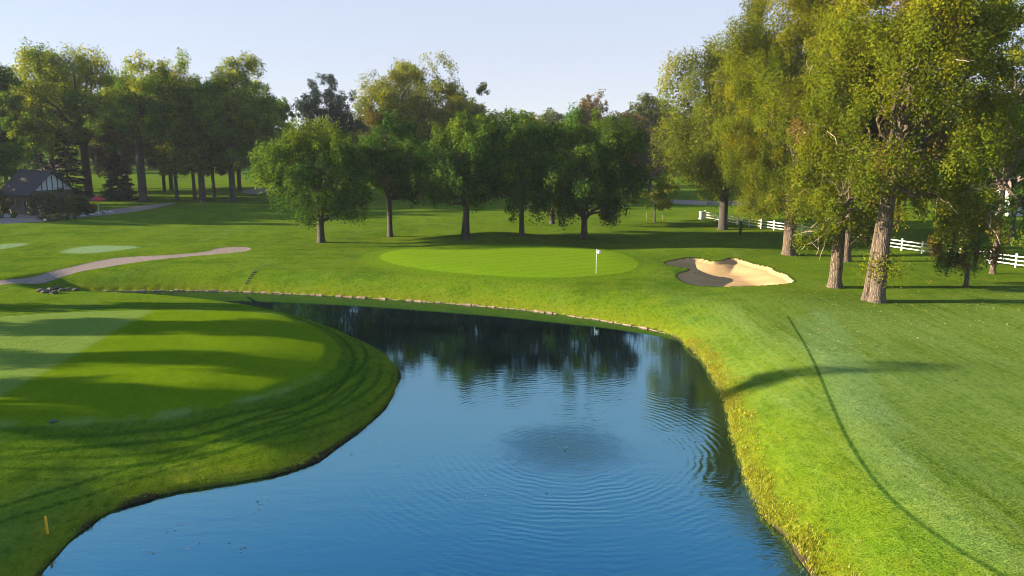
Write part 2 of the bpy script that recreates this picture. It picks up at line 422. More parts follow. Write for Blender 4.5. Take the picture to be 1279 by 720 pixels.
FOUNT = on_plane(706, 561, 0.0)
def water_material():
    t = NT('pond_water'); p = t.pos()
    q = t.n('ShaderNodeVectorMath', {0: p, 1: (FOUNT[0], FOUNT[1], 0)}, operation='SUBTRACT').outputs[0]
    r = t.n('ShaderNodeVectorMath', {0: q}, operation='LENGTH').outputs['Value']
    w1 = t.noise(t.mapping(p, (0.55, 1.7, 1), (0, 0, R(6))), 1.15, 3, 0.5, dist=0.3)
    w2 = t.noise(t.mapping(p, (0.8, 2.2, 1), (0, 0, R(-10))), 4.2, 2, 0.5)
    rp = t.math('ADD', r, t.math('MULTIPLY', t.noise(p, 0.5, 2), 0.9))
    rings = t.math('SINE', t.math('MULTIPLY', rp, 19.0))
    rings = t.math('MULTIPLY', rings, t.step(r, 15.0, 1.5, 0.0, 1.0))
    rings = t.math('MULTIPLY', rings, t.step(t.noise(p, 0.35, 2), 0.35, 0.6, 0.25, 1.0))
    chop = t.math('MULTIPLY', t.noise(p, 7.5, 3, 0.7), t.step(t.math('ADD', r, t.math('MULTIPLY', t.noise(p, 1.2, 3), 2.0)), 5.2, 1.0, 0.0, 1.0))
    calm = t.step(t.n('ShaderNodeSeparateXYZ', {0: p}).outputs[1], 52.0, 27.0, 0.22, 1.0)
    h = t.math('ADD', t.math('MULTIPLY', w1, 0.0055), t.math('MULTIPLY', w2, 0.0030))
    h = t.math('ADD', h, t.math('MULTIPLY', rings, 0.0019))
    h = t.math('ADD', h, t.math('MULTIPLY', chop, 0.035))
    h = t.math('MULTIPLY', h, calm)
    b = t.n('ShaderNodeBump', {'Height': h, 'Strength': 1.0, 'Distance': 1.0})
    fr = t.n('ShaderNodeFresnel', {'IOR': 3.8, 'Normal': b})
    gl = t.n('ShaderNodeBsdfGlossy', {'Color': (0.60, 0.91, 1.0, 1), 'Roughness': 0.012, 'Normal': b})
    df = t.n('ShaderNodeBsdfDiffuse', {'Color': (0.002, 0.006, 0.009, 1)})
    return t.done(t.n('ShaderNodeMixShader', {0: fr.outputs[0], 1: df, 2: gl}))

def brick_material(name, a, b, mortar, scale=4.0):
    t = NT(name)
    bk = t.n('ShaderNodeTexBrick', {'Vector': t.mapping(t.obj(), (1, 1, 1), (R(90), 0, 0)), 'Color1': (*a, 1), 'Color2': (*b, 1), 'Mortar': (*mortar, 1), 'Scale': scale})
    return t.done(t.principled(Base_Color=bk.outputs[0], Roughness=0.85))

M = {
    'ground': ground_material(),
    'water': water_material(),
    'bark_big': bark_material('cottonwood_bark', (0.060, 0.042, 0.028), (0.25, 0.175, 0.118)),
    'bark': bark_material('grey_bark', (0.035, 0.028, 0.022), (0.125, 0.10, 0.08), 1.6),
    'deadwood': simple('dead_twigs', (0.34, 0.26, 0.18), 0.9),
    'lf_cot': leaf_material('cottonwood_leaves', (0.084, 0.116, 0.008), (0.30, 0.26, 0.010)),
    'lf_lot': leaf_material('shaded_cottonwood_leaves', (0.056, 0.124, 0.020), (0.34, 0.33, 0.014)),
    'lf_map': leaf_material('round_crown_leaves', (0.033, 0.084, 0.016), (0.24, 0.30, 0.012), trans=0.32),
    'lf_oli': leaf_material('olive_leaves', (0.085, 0.112, 0.012), (0.26, 0.255, 0.018)),
    'lf_yel': leaf_material('young_leaves', (0.13, 0.18, 0.012), (0.28, 0.26, 0.02)),
    'lf_brn': leaf_material('rusty_leaves', (0.14, 0.10, 0.06), (0.20, 0.15, 0.06)),
    'lf_far': leaf_material('far_leaves', (0.075, 0.105, 0.035), (0.16, 0.15, 0.04)),
    'lf_spr': leaf_material('spruce_needles', (0.018, 0.036, 0.026), (0.04, 0.06, 0.03), trans=0.1),
    'lf_shr': leaf_material('shrub_leaves', (0.042, 0.058, 0.018), (0.09, 0.08, 0.03), trans=0.25),
    'blade': leaf_material('bank_grass_blades', (0.095, 0.17, 0.006), (0.34, 0.31, 0.015), trans=0.45, gloss=0.02),
    'white': simple('white_paint', (0.66, 0.63, 0.57), 0.5, 0.06),
    'roof': simple('dark_shingle', (0.026, 0.021, 0.025), 0.85, 0.35, 9),
    'timber': simple('dark_timber', (0.055, 0.038, 0.030), 0.8, 0.3),
    'plaster': simple('pale_plaster', (0.42, 0.42, 0.42), 0.8, 0.12),
    'glass': simple('window_glass', (0.02, 0.025, 0.03), 0.12, 0.1),
    'red': simple('red_canvas', (0.34, 0.006, 0.018), 0.7, 0.15),
    'yellow': simple('yellow_paint', (0.75, 0.36, 0.012), 0.5, 0.1),
    'metal': simple('grey_metal', (0.30, 0.30, 0.30), 0.4, 0.1, metal=0.6),
    'boxgreen': simple('pale_green_cabinet', (0.36, 0.38, 0.28), 0.6, 0.1),
    'stone': simple('pond_stone', (0.25, 0.155, 0.09), 0.9, 0.45, 2.2, 0.6),
    'rock': simple('grey_rock', (0.075, 0.062, 0.05), 0.9, 0.4, 3.0, 0.6),
    'dark': simple('dark_green_paint', (0.018, 0.026, 0.018), 0.6, 0.2),
    'brick': brick_material('red_brick', (0.34, 0.12, 0.065), (0.27, 0.09, 0.05), (0.3, 0.25, 0.2)),
    'flag': simple('white_flag_cloth', (0.80, 0.76, 0.74), 0.8, 0.05),
    'foam': simple('white_water_foam', (0.42, 0.48, 0.52), 0.4, 0.1, 30),
    'brown_roof': simple('brown_shingle', (0.20, 0.13, 0.10), 0.85, 0.3, 9),
    'leaflitter': simple('fallen_yellow_leaves', (0.42, 0.30, 0.05), 0.8, 0.4, 2.0),
    'deadleaf': simple('floating_leaf_litter', (0.05, 0.05, 0.03), 0.7, 0.4, 2.0),
}

# ------------------------------------------------------------------ ground sheet
def build_ground():
    th = np.concatenate([np.arange(-180, -60, 6.0), np.arange(-60, -42, 1.0), np.arange(-42, 42, 0.105), np.arange(42, 60, 1.0), np.arange(60, 180, 6.0)])
    th = np.radians(th)
    r = [0.6]
    while r[-1] < 1000:
        c = r[-1]
        r.append(c + (1.6 if c < 14 else c * 0.0068 if c < 100 else c * 0.014 if c < 260 else c * 0.05))
    r = np.array(r); nr, nt = len(r), len(th)
    RR, TT = np.meshgrid(r, th, indexing='ij')
    X, Y = (RR * np.sin(TT)).ravel(), (RR * np.cos(TT)).ravel()
    A = {k: sdf(X, Y, Pn) for k, Pn in (('pond', POND), ('green', GREEN), ('sand', SAND), ('tee', TEE), ('dewl', DEWL), ('dewr', DEWR))}
    A['sand_all'] = np.minimum(A['sand'], sdf(X, Y, FARSAND))
    A['path'] = np.minimum.reduce([sdf(X, Y, q) for q in (PATH, PAVE, FARPATH, FARROAD)])
    A['tee2'] = np.minimum(sdf(X, Y, TEE2), sdf(X, Y, TEE3))
    Z = z_full(X, Y, A)
    Z = Z - 0.04 * sst(0.05, -0.15, A['path'])
    V = np.stack([X, Y, Z], 1)
    i, j = np.meshgrid(np.arange(nr - 1), np.arange(nt), indexing='ij'); jn = (j + 1) % nt
    F = np.stack([i * nt + j, i * nt + jn, (i + 1) * nt + jn, (i + 1) * nt + j], -1).reshape(-1, 4)
    # the disc around the camera's foot
    e = 0.0
    G = V.reshape(nr, nt, 3)
    du = np.gradient(G, axis=0); dv = np.roll(G, -1, 1) - np.roll(G, 1, 1)
    N = np.cross(dv, du); N /= np.linalg.norm(N, axis=2)[..., None] + 1e-12
    N = np.where(N[..., 2:3] < 0, -N, N).reshape(-1, 3)
    ats = {'sd_pond': A['pond'], 'sd_green': A['green'], 'sd_sand': A['sand_all'], 'sd_tee': A['tee'], 'sd_dewl': A['dewl'], 'sd_dewr': A['dewr'],
           'sd_path': A['path'], 'sd_tee2': A['tee2'], 'ln_r': line_dist(X, Y, LINE_R), 'tr1': line_dist(X, Y, TRACK1), 'tr2': line_dist(X, Y, TRACK2), 'tr3': line_dist(X, Y, TRACK3)}
    fc = lambda k: A[k][F].mean(1)
    reg = np.zeros(len(F), int)
    reg[fc('pond') < -0.4] = 1
    reg[fc('tee') < 0] = 2
    reg[fc('tee2') < 0] = 2
    reg[fc('green') < 0] = 3
    reg[fc('path') < 0] = 4
    reg[fc('sand_all') < 0] = 5
    for k, (nm, lab) in enumerate([('lawn', 'mown grass of the golf course around the pond'), ('pond_bed', 'muddy bed under the pond water'), ('tee_lawn', 'closely mown tee grass with pale dew'),
                            ('putting_green', 'bright smooth putting green with the flagstick'), ('cart_path', 'pinkish grey paved cart path'), ('sand_bunker', 'tan sand of the bunker beside the green')]):
        f = F[reg == k]
        u, inv = np.unique(f, return_inverse=True)
        me = mesh_np(nm, V[u], inv.reshape(f.shape))
        for an, av in ats.items(): attr(me, an, av[u])
        me.normals_split_custom_set_from_vertices(N[u].tolist())
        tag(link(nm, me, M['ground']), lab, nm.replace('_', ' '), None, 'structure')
build_ground()

# pond water
wp = POND.copy()
cen = wp.mean(0)
nxt, prv = np.roll(wp, -1, 0), np.roll(wp, 1, 0)
tg = nxt - prv; nrm = np.stack([tg[:, 1], -tg[:, 0]], 1); nrm /= np.linalg.norm(nrm, axis=1)[:, None] + 1e-9
area = 0.5 * np.sum(wp[:, 0] * nxt[:, 1] - nxt[:, 0] * wp[:, 1])
if area < 0: nrm = -nrm
wo = wp + nrm * 0.5
me = mesh_np('pond_water', np.column_stack([wo, np.zeros(len(wo))]), np.arange(len(wo))[None, :] if area > 0 else np.arange(len(wo))[None, ::-1], False)
tag(link('pond_water', me, M['water']), 'dark blue rippled pond reflecting trees and sky', 'pond', None, 'structure')

# ------------------------------------------------------------------ trees
def unit(v): return v / (np.linalg.norm(v, axis=-1, keepdims=True) + 1e-9)

def leaf_mesh(name, C, Nrm, size, tint):
    """diamond leaf sprays at C facing Nrm"""
    n = len(C)
    rnd = unit(RNG.normal(size=(n, 3)))
    T = unit(np.cross(Nrm, rnd)); B = np.cross(Nrm, T)
    s = size * RNG.uniform(0.6, 1.35, (n, 1))
    w = s * RNG.uniform(0.45, 0.75, (n, 1))
    bend = Nrm * s * RNG.uniform(-0.25, 0.25, (n, 1))
    V = np.stack([C - T * s * 0.6, C - B * w * 0.5 + bend, C + T * s * 0.6, C + B * w * 0.5 + bend], 1).reshape(-1, 3)
    me = mesh_np(name, V, np.arange(n * 4).reshape(n, 4), True)
    col = np.ones((n * 4, 4), np.float32); col[:, :3] = np.repeat(tint, 4, 0)
    a = me.color_attributes.new('tint', 'FLOAT_COLOR', 'POINT'); a.data.foreach_set('color', col.ravel())
    return me

def crown_points(c, rad, nclump, clump, n, yel=0.1, brown=0.0, low=0.45, droop=0.0, jag=0.3, shell=0.45, topyel=0.0):
    """clumps of leaves filling an uneven crown; returns leaf centres, normals, tint, clump centres, clump radii"""
    c, rad = np.array(c, float), np.array(rad, float)
    u = unit(RNG.normal(size=(nclump * 3, 3)))
    u = u[(u[:, 2] > -0.92)][:nclump]; k = len(u)
    rr = RNG.uniform(shell ** 3, 1, k) ** (1 / 3)
    sh = 1 + jag * (vnoise(u[:, 0] * 2.2 + 7.3 * c[0], u[:, 1] * 2.2 + u[:, 2] * 1.9 + c[1], 4) * 2)
    wide = np.where(u[:, 2] < 0.1, 1.0 + 0.14 * np.clip(0.1 - u[:, 2], 0, 1), 1.0)
    K = c + u * np.stack([wide, wide, np.ones(k)], 1) * rad * (rr * sh)[:, None] * (1.08 - clump * 0.5)
    mr = rad.mean()
    kr = mr * clump * RNG.uniform(0.65, 1.35, k)
    wgt = kr ** 2; wgt /= wgt.sum()
    ids = RNG.choice(k, n, p=wgt)
    nsub = 9
    sd_ = unit(RNG.normal(size=(k, nsub, 3))); sd_[:, :, 2] = sd_[:, :, 2] * 0.85 + 0.12
    sr = RNG.uniform(0.45, 1.0, (k, nsub, 1))
    sub = RNG.integers(0, nsub, n)
    S = K[ids] + sd_[ids, sub] * sr[ids, sub] * kr[ids, None]
    off = np.clip(RNG.normal(size=(n, 3)), -1.7, 1.7) * (kr[ids, None] * 0.20)
    Pn = S + off
    if droop: Pn[:, 2] -= droop * np.abs(RNG.normal(size=n)) * kr[ids]
    outw = unit(Pn - K[ids]); outc = unit(Pn - c)
    Nn = unit(outw * 0.55 + outc * 0.35 + RNG.normal(size=(n, 3)) * 0.55 + np.array([0, 0, 0.25]))
    yk = np.clip(RNG.beta(0.6, 2.2, k) * 2.2 * yel + topyel * np.clip(u[:, 2], 0, 1) * RNG.uniform(0, 1, k), 0, 1)  # sunlight on the upper clumps painted in as extra yellow
    ys = np.clip(yk[:, None] + RNG.normal(0, 0.10, (k, nsub)) + (RNG.random((k, nsub)) < yel * 0.08) * 0.6, 0, 1)
    vk = RNG.uniform(0.25, 0.75, k)
    bk = (RNG.random(k) < brown) * RNG.uniform(0.4, 1.0, k)
    tint = np.stack([np.clip(ys[ids, sub] + RNG.normal(0, 0.06, n), 0, 1), np.clip(vk[ids] + RNG.normal(0, 0.12, n), 0, 1), np.clip(bk[ids] + (RNG.random(n) < 0.02) * 0.5, 0, 1)], 1)
    return Pn, Nn, tint, K, kr

def bend_path(a, b, sag, n=7):
    a, b = np.array(a, float), np.array(b, float); t = np.linspace(0, 1, n)[:, None]
    L = np.linalg.norm(b - a)
    p = a + (b - a) * t
    p[:, 2] += (np.sin(t[:, 0] * math.pi) * sag * L)
    wob = RNG.normal(0, 0.035 * L, (n, 3)); wob[0] = wob[-1] = 0
    return p + wob

def tree(name, label, cat, group, base, crown, mats, trunk_r, leaf, nclump=46, clump=0.26, cover=5.0, yel=0.1, brown=0.0, fork=0.45, limbs=12, lean=0.0, twig=False,
         stems=1, droop=0.0, jag=0.3, extra=None, shell=0.45, topyel=0.0, depth=None, sprout=0):
    """base (x,y,z); crown (xl, xr, zb, zt) in world metres"""
    bx, by, bz = base; xl, xr, zb, zt = crown
    root = empty(name, base, label, cat, group)
    c = np.array([(xl + xr) / 2 - bx, 0.0, (zb + zt) / 2 - bz])
    rx = (xr - xl) / 2; rad = np.array([rx, depth or rx, (zt - zb) / 2])
    n = int(1.75 * cover * math.pi * rad[0] * rad[2] / (leaf * leaf * 0.36))
    Pn, Nn, tint, K, kr = crown_points(c, rad, nclump, clump, n, yel, brown, droop=droop, jag=jag, shell=shell, topyel=topyel)
    for (ec, er, en) in (extra or []):
        p2, n2, t2, k2, r2 = crown_points(ec, er, 8, 0.45, en, yel, brown, droop=droop, jag=jag)
        Pn, Nn, tint, K, kr = np.vstack([Pn, p2]), np.vstack([Nn, n2]), np.vstack([tint, t2]), np.vstack([K, k2]), np.concatenate([kr, r2])
    if sprout:
        p2 = np.column_stack([RNG.normal(0, trunk_r * 1.3, sprout), RNG.normal(-trunk_r * 0.4, trunk_r * 1.2, sprout), RNG.normal(2.6, 0.55, sprout)])
        t2 = np.column_stack([RNG.uniform(0.1, 0.5, sprout), RNG.uniform(0.3, 0.8, sprout), np.zeros(sprout)])
        Pn, Nn, tint = np.vstack([Pn, p2]), np.vstack([Nn, unit(RNG.normal(size=(sprout, 3)))]), np.vstack([tint, t2])
    # wood
    mb = MB()
    H = zt - bz
    fz = fork * (c[2] - rad[2] * 0.2) + (1 - fork) * max(1.2, (zb - bz))
    fz = max(1.2, fz)
    top = np.array([c[0] * 0.75, c[1], c[2] + rad[2] * 0.55])
    for s in range(stems):
        ofs = np.array([0.0, 0.0, 0.0]) if s == 0 else np.array([-trunk_r * 1.0, trunk_r * 0.8, 0.0])
        rs = trunk_r * (1.0 if s == 0 else 0.55)
        tp = np.array([[0, 0, -0.3], [0, 0, 0.05], [0, 0, 0.35], [0, 0, 0.9], [lean * 0.3, 0, fz * 0.45], [lean * 0.7, 0, fz * 0.75], [lean, 0, fz]]) + ofs * np.array([1, 1, 1, 0.9, 0.7, 0.5, 0.3])[:, None]
        tp[:, 2] = np.where(np.arange(7) > 3, tp[:, 2], np.minimum(tp[:, 2], fz * 0.4)); tp = tp[np.argsort(tp[:, 2])]
        mid = bend_path(tp[-1], top + RNG.normal(0, rad[0] * 0.08, 3), 0.0, 6)[1:]
        full = np.vstack([tp, mid])
        rr = rs * np.concatenate([[1.45, 1.3, 1.12, 1.0, 0.95, 0.9, 0.86], np.linspace(0.7, 0.10, len(mid))])
        mb.tube(full, rr, 14 if leaf < 0.3 else 8, 0.07)
        order = RNG.permutation(len(K))
        nl = limbs if s == 0 else limbs // 2
        for q in order[:nl]:
            tz = np.clip(fz + (K[q][2] - fz) * RNG.uniform(0.05, 0.45), fz * 0.8, top[2])
            i0 = int(np.argmin(np.abs(full[:, 2] - tz)))
            r0 = min(rr[i0] * 0.62, rs * 0.5)
            bp = bend_path(full[i0], K[q], RNG.uniform(-0.04, 0.14), 7)
            mb.tube(bp, np.linspace(r0, max(0.02, r0 * 0.14), 7), 7, 0.06)
            if twig:
                for _ in range(3):
                    k2 = order[RNG.integers(0, len(order))]
                    e = K[q] + (K[k2] - K[q]) * min(1.0, 2.2 / (np.linalg.norm(K[k2] - K[q]) + 1e-6)) + RNG.normal(0, 0.4, 3)
                    mb.tube(bend_path(bp[5], e, 0.03, 4), np.linspace(r0 * 0.25, 0.015, 4), 5)
    tr = mb.build('trunk', mats[0], root, True)
    cr = link('crown', leaf_mesh('crown', Pn, Nn, leaf, tint), mats[1], root)
    if twig:
        tw = MB()
        for q in RNG.choice(len(K), 26):
            for _ in range(3):
                d = unit(RNG.normal(size=3) * np.array([1, 1, 0.5]) + np.array([0, -0.4, -0.35]))
                a = K[q] + RNG.normal(0, 0.3, 3); b = a + d * RNG.uniform(1.0, 2.6)
                tw.tube(bend_path(a, b, 0.08, 5), np.linspace(0.045, 0.012, 5), 4)
        tag(tw.build('bare_twigs', M['deadwood'], root, True), kind='stuff')
    return root

def ptree(name, label, cat, group, bpx, box, mats, trunk_r, leaf, **kw):
    """place a tree from where its foot and the edges of its crown lie in the photograph"""
    x, y, z = spot(*bpx)
    dy = kw.pop('dy', 0.0)
    if dy: x, y = x * (1 + dy / y), y + dy; z = ground_z(x, y)
    l, t, r, b = box
    xl, xr = at_depth(l, 200, y)[0], at_depth(r, 200, y)[0]
    zt, zb = at_depth(640, t, y)[1], at_depth(640, b, y)[1]
    return tree(name, label, cat, group, (x, y, z - 0.02), (xl, xr, max(zb, z + 0.5), zt), mats, trunk_r, leaf, **kw)

big, mapl = (M['bark_big'], M['lf_cot']), (M['bark'], M['lf_map'])
lot = (M['bark'], M['lf_lot'])
# -- right-hand cottonwoods
G1 = 'big cottonwoods right of the bunker'
ptree('cottonwood_tree', 'massive cottonwood with a split weathered trunk, standing in front of the others', 'tree', G1, (1095,377), (1035,-75,1215,268), big, 0.54, 0.165,
      extra=[((3.4,-1.0,7.6),(2.4,2.2,2.0),3600),((6.3,0.2,6.2),(2.2,2.2,2.4),3600),((-3.2,-0.6,7.0),(2.0,2.0,1.5),2400)], nclump=110, clump=0.22, cover=4.4, yel=0.2, brown=0.04, limbs=22, stems=2, lean=0.15, twig=True, droop=0.5, jag=0.4, fork=0.25, topyel=0.4, depth=6.2, sprout=900)
ptree('cottonwood_tree', 'cottonwood with a straight pale trunk just left of the split-trunk giant', 'tree', G1, (1043,359), (985,30,1100,285), big, 0.50, 0.165,
      extra=[((-1.9,-0.8,4.9),(1.9,1.6,1.3),2200),((1.5,-0.8,5.2),(1.4,1.4,1.2),1500)],       nclump=80, clump=0.23, cover=4.2, yel=0.2, brown=0.05, limbs=16, twig=True, droop=0.5, jag=0.4, fork=0.2, depth=4.5)
ptree('cottonwood_tree', 'cottonwood half hidden behind two larger pale trunks, its brown stem showing between them', 'tree', G1, (1057,327), (990,-40,1110,240), big, 0.42, 0.2,
      nclump=55, clump=0.22, cover=4.0, yel=0.22, brown=0.05, limbs=12, jag=0.35, topyel=0.3)
ptree('cottonwood_tree', 'sunlit cottonwood whose trunk stands right behind the bunker, low leafy boughs on both sides', 'tree', G1, (985,318), (893,-38,1075,268), big, 0.6, 0.17,
      nclump=130, clump=0.23, cover=4.8, yel=0.22, brown=0.02, limbs=16, twig=False, extra=[((-3.0,-0.5,5.4),(2.4,2.0,1.8),3000),((2.6,-0.5,4.9),(1.9,1.8,1.6),2400)], droop=0.4, jag=0.22, fork=0.3, topyel=0.3, depth=6.5)
ptree('cottonwood_tree', 'olive-brown cottonwood at the left end of the white fence, dead twigs on its outer side', 'tree', G1, (903,287), (838,42,1000,258), (M['bark'], M['lf_oli']), 0.6, 0.25,
      nclump=130, clump=0.24, cover=5.2, yel=0.25, brown=0.02, limbs=16, twig=True, droop=0.4, jag=0.2, fork=0.3)
ptree('cottonwood_tree', 'tall slender-stemmed tree beside the fence with a high crown at the picture corner', 'tree', G1, (1240,342), (1165,-30,1330,285), (M['bark_big'], M['lf_lot']), 0.22, 0.17, extra=[((0.6,-0.8,4.4),(1.9,1.6,1.6),1800),((2.6,-0.5,6.5),(2.2,2.0,2.0),2200),((-2.0,-0.5,6.2),(2.0,1.8,1.8),1800)],
      nclump=60, clump=0.20, cover=3.0, yel=0.35, brown=0.06, limbs=18, twig=True, jag=0.5, shell=0.5, topyel=0.4)
ptree('small_tree', 'small dark bushy tree with a short pale stem in front of the white fence', 'tree', None, (1207,358), (1178,215,1248,345), (M['bark_big'], M['lf_lot']), 0.17, 0.16,
      nclump=34, clump=0.27, cover=4.2, yel=0.12, brown=0.22, limbs=8, droop=0.6)
for (bx, by, box, lab, mt, yl) in [
        (1175, 292, (1120,120,1235,268), 'shadowed tree behind the white fence, right of the split-trunk giant', lot, 0.12),
        (1262, 305, (1215,140,1300,290), 'dark tree behind the fence at the right edge, in front of the white gabled house', lot, 0.1),
        (1120, 285, (1070,150,1150,262), 'dense dark tree behind the fence, seen under the giant cottonwood boughs', mapl, 0.08),
        (1330, 300, (1270,90,1400,290), 'big dark tree beyond the fence, cut by the right edge of the picture', lot, 0.15)]:
    ptree('broadleaf_tree', lab, 'tree', 'trees behind the white fence', (bx, by), box, mt, 0.3, 0.3, nclump=40, clump=0.25, cover=3.4, yel=yl, limbs=9)

# -- round-crowned trees behind the green
G2 = 'round-crowned trees behind the putting green'
ptree('shade_tree', 'broad round-crowned tree left of the rusty-branched one, on open grass near the path end', 'tree', G2, (402,303), (322,150,463,283), mapl, 0.42, 0.24,
      nclump=110, clump=0.24, cover=4.6, yel=0.16, limbs=16, jag=0.16, topyel=0.4, fork=0.12, droop=0.3)
ptree('shade_tree', 'narrow dark tree with some rusty dead branches in its lower crown', 'tree', G2, (488,296), (442,142,536,255), mapl, 0.34, 0.25,
      nclump=75, clump=0.27, cover=4.4, yel=0.08, brown=0.08, limbs=12, fork=0.1, jag=0.2)
ptree('shade_tree', 'forked-trunk dark tree standing behind the left half of the green', 'tree', G2, (583,299), (526,137,640,266), mapl, 0.42, 0.25,
      nclump=100, clump=0.24, cover=4.6, yel=0.12, limbs=14, stems=2, topyel=0.45, jag=0.2, fork=0.15, droop=0.3)
ptree('shade_tree', 'dark tree with a plain straight stem behind the mound of the green', 'tree', G2, (652,294), (600,140,700,269), mapl, 0.33, 0.25,
      nclump=85, clump=0.25, cover=4.4, yel=0.08, limbs=12, jag=0.2, fork=0.12, droop=0.3)
ptree('shade_tree', 'widest dark tree, low spreading limbs over the grass behind the flagstick', 'tree', G2, (730,299), (664,136,803,279), mapl, 0.42, 0.25,
      nclump=115, clump=0.23, cover=4.8, yel=0.1, limbs=18, topyel=0.45, fork=0.05, droop=0.3, jag=0.2)
ptree('shade_tree', 'olive-green tree half hidden behind the two dark trees left of the flagstick', 'tree', G2, (690,280), (632,128,722,262), (M['bark'], M['lf_oli']), 0.36, 0.3,
      nclump=50, clump=0.22, cover=4.0, yel=0.2, brown=0.05, limbs=9)
ptree('young_tree', 'thin yellow-green young tree between its two stakes', 'tree', None, (818,278), (790,206,850,264), (M['bark'], M['lf_yel']), 0.12, 0.22,
      nclump=30, clump=0.25, cover=2.0, yel=0.4, limbs=10, shell=0.2)
# -- behind them
ptree('cottonwood_tree', 'tall golden-topped cottonwood rising behind the rusty-branched tree', 'tree', None, (525,247), (453,84,592,215), (M['bark_big'], M['lf_oli']), 0.65, 0.36,
      nclump=105, clump=0.23, cover=4.4, yel=0.35, brown=0.03, limbs=16, topyel=0.5, jag=0.2)
ptree('broadleaf_tree', 'brown-stemmed tree just right of the golden-topped cottonwood', 'tree', None, (537,243), (548,112,622,225), (M['bark_big'], M['lf_far']), 0.5, 0.38, nclump=44, clump=0.23, cover=3.6, yel=0.25, brown=0.025, limbs=9)
ptree('broadleaf_tree', 'blue-green loose-crowned tree rising alone between the left grove and the golden cottonwood', 'tree', None, (412,232), (376,92,446,205), (M['bark'], M['lf_spr']), 0.5, 0.42, nclump=75, clump=0.23, cover=3.6, yel=0.3, limbs=9, jag=0.3)
# -- left grove
G3 = 'tall cottonwoods of the left grove'
ptree('cottonwood_tree', 'tallest cottonwood of the left grove, golden on its outer edge, above the spruces', 'tree', G3, (112,246), (20,64,160,205), lot, 0.8, 0.36, nclump=130, clump=0.23, cover=4.6, yel=0.28, limbs=16, topyel=0.55, jag=0.2)
ptree('cottonwood_tree', 'cottonwood with the thickest bare grey trunk, right of the blue spruce', 'tree', G3, (180,252), (138,78,246,200), lot, 0.75, 0.36, nclump=90, clump=0.24, cover=4.2, yel=0.25, limbs=14, topyel=0.4, jag=0.25)
ptree('cottonwood_tree', 'cottonwood with a pale yellowish hanging bough, second trunk from the left grove end', 'tree', G3, (254,252), (205,82,290,212), lot, 0.6, 0.36, nclump=90, clump=0.25, cover=4.2, yel=0.4, limbs=12, topyel=0.45, jag=0.25, droop=0.4)
ptree('cottonwood_tree', 'cottonwood at the right end of the left grove with a straight stem and dark crown', 'tree', G3, (292,252), (245,80,342,214), lot, 0.62, 0.36, nclump=95, clump=0.25, cover=4.4, yel=0.2, limbs=12, topyel=0.55, jag=0.2)
ptree('broadleaf_tree', 'dark low-hanging tree behind the right end of the left grove', 'tree', None, (348,243), (312,115,376,232), (M['bark'], M['lf_lot']), 0.4, 0.4, nclump=48, clump=0.23, cover=4.2, yel=0.06, limbs=9)
ptree('cottonwood_tree', 'dark leaning tree at the left edge, over the hut roof', 'tree', None, (36,256), (-50,80,38,240), lot, 0.6, 0.36, nclump=70, clump=0.21, cover=4.6, yel=0.10, limbs=12, lean=-3.0)
G5 = 'trees behind the left grove'
for (bpx, box, lab) in [((70,236), (48,96,118,205), 'dark tree behind the tallest left cottonwood, above the spruces'), ((160,238), (120,92,196,200), 'dark tree behind the thickest bare trunk of the left grove'),
                        ((215,238), (182,88,256,200), 'dark tree behind the gap left of the pale hanging bough'), ((300,238), (262,96,352,210), 'dark tree closing the right end of the left grove from behind'),
                        ((10,240), (-30,88,44,215), 'dark tree behind the hut at the left edge')]:
    ptree('broadleaf_tree', lab, 'tree', G5, bpx, box, lot, 0.45, 0.42, nclump=75, clump=0.26, cover=4.2, yel=0.15, limbs=9, topyel=0.45, jag=0.2)
UG = 'small dark trees under the left grove'
for (bpx, box, lab, lf) in [((206,239), (186,150,232,212), 'small olive-leaved tree with two brown stems behind the thick bare trunk', 'lf_oli'),
                        ((222,251), (196,165,236,222), 'small forked tree left of a straight one, under the left grove', 'lf_lot'),
                        ((244,249), (226,165,262,225), 'small straight-stemmed dark tree just left of the pale-boughed cottonwood', 'lf_map'),
                        ((268,246), (250,160,296,222), 'small dark tree between the two right-hand trunks of the left grove', 'lf_map'),
                        ((140,246), (118,160,170,225), 'rusty-leaved small tree between the two spruces', 'lf_brn')]:
    ptree('small_tree', lab, 'tree', UG, bpx, box, (M['bark'], M[lf]), 0.35, 0.34, nclump=34, clump=0.27, cover=3.6, yel=0.15, brown=0.1, limbs=9)

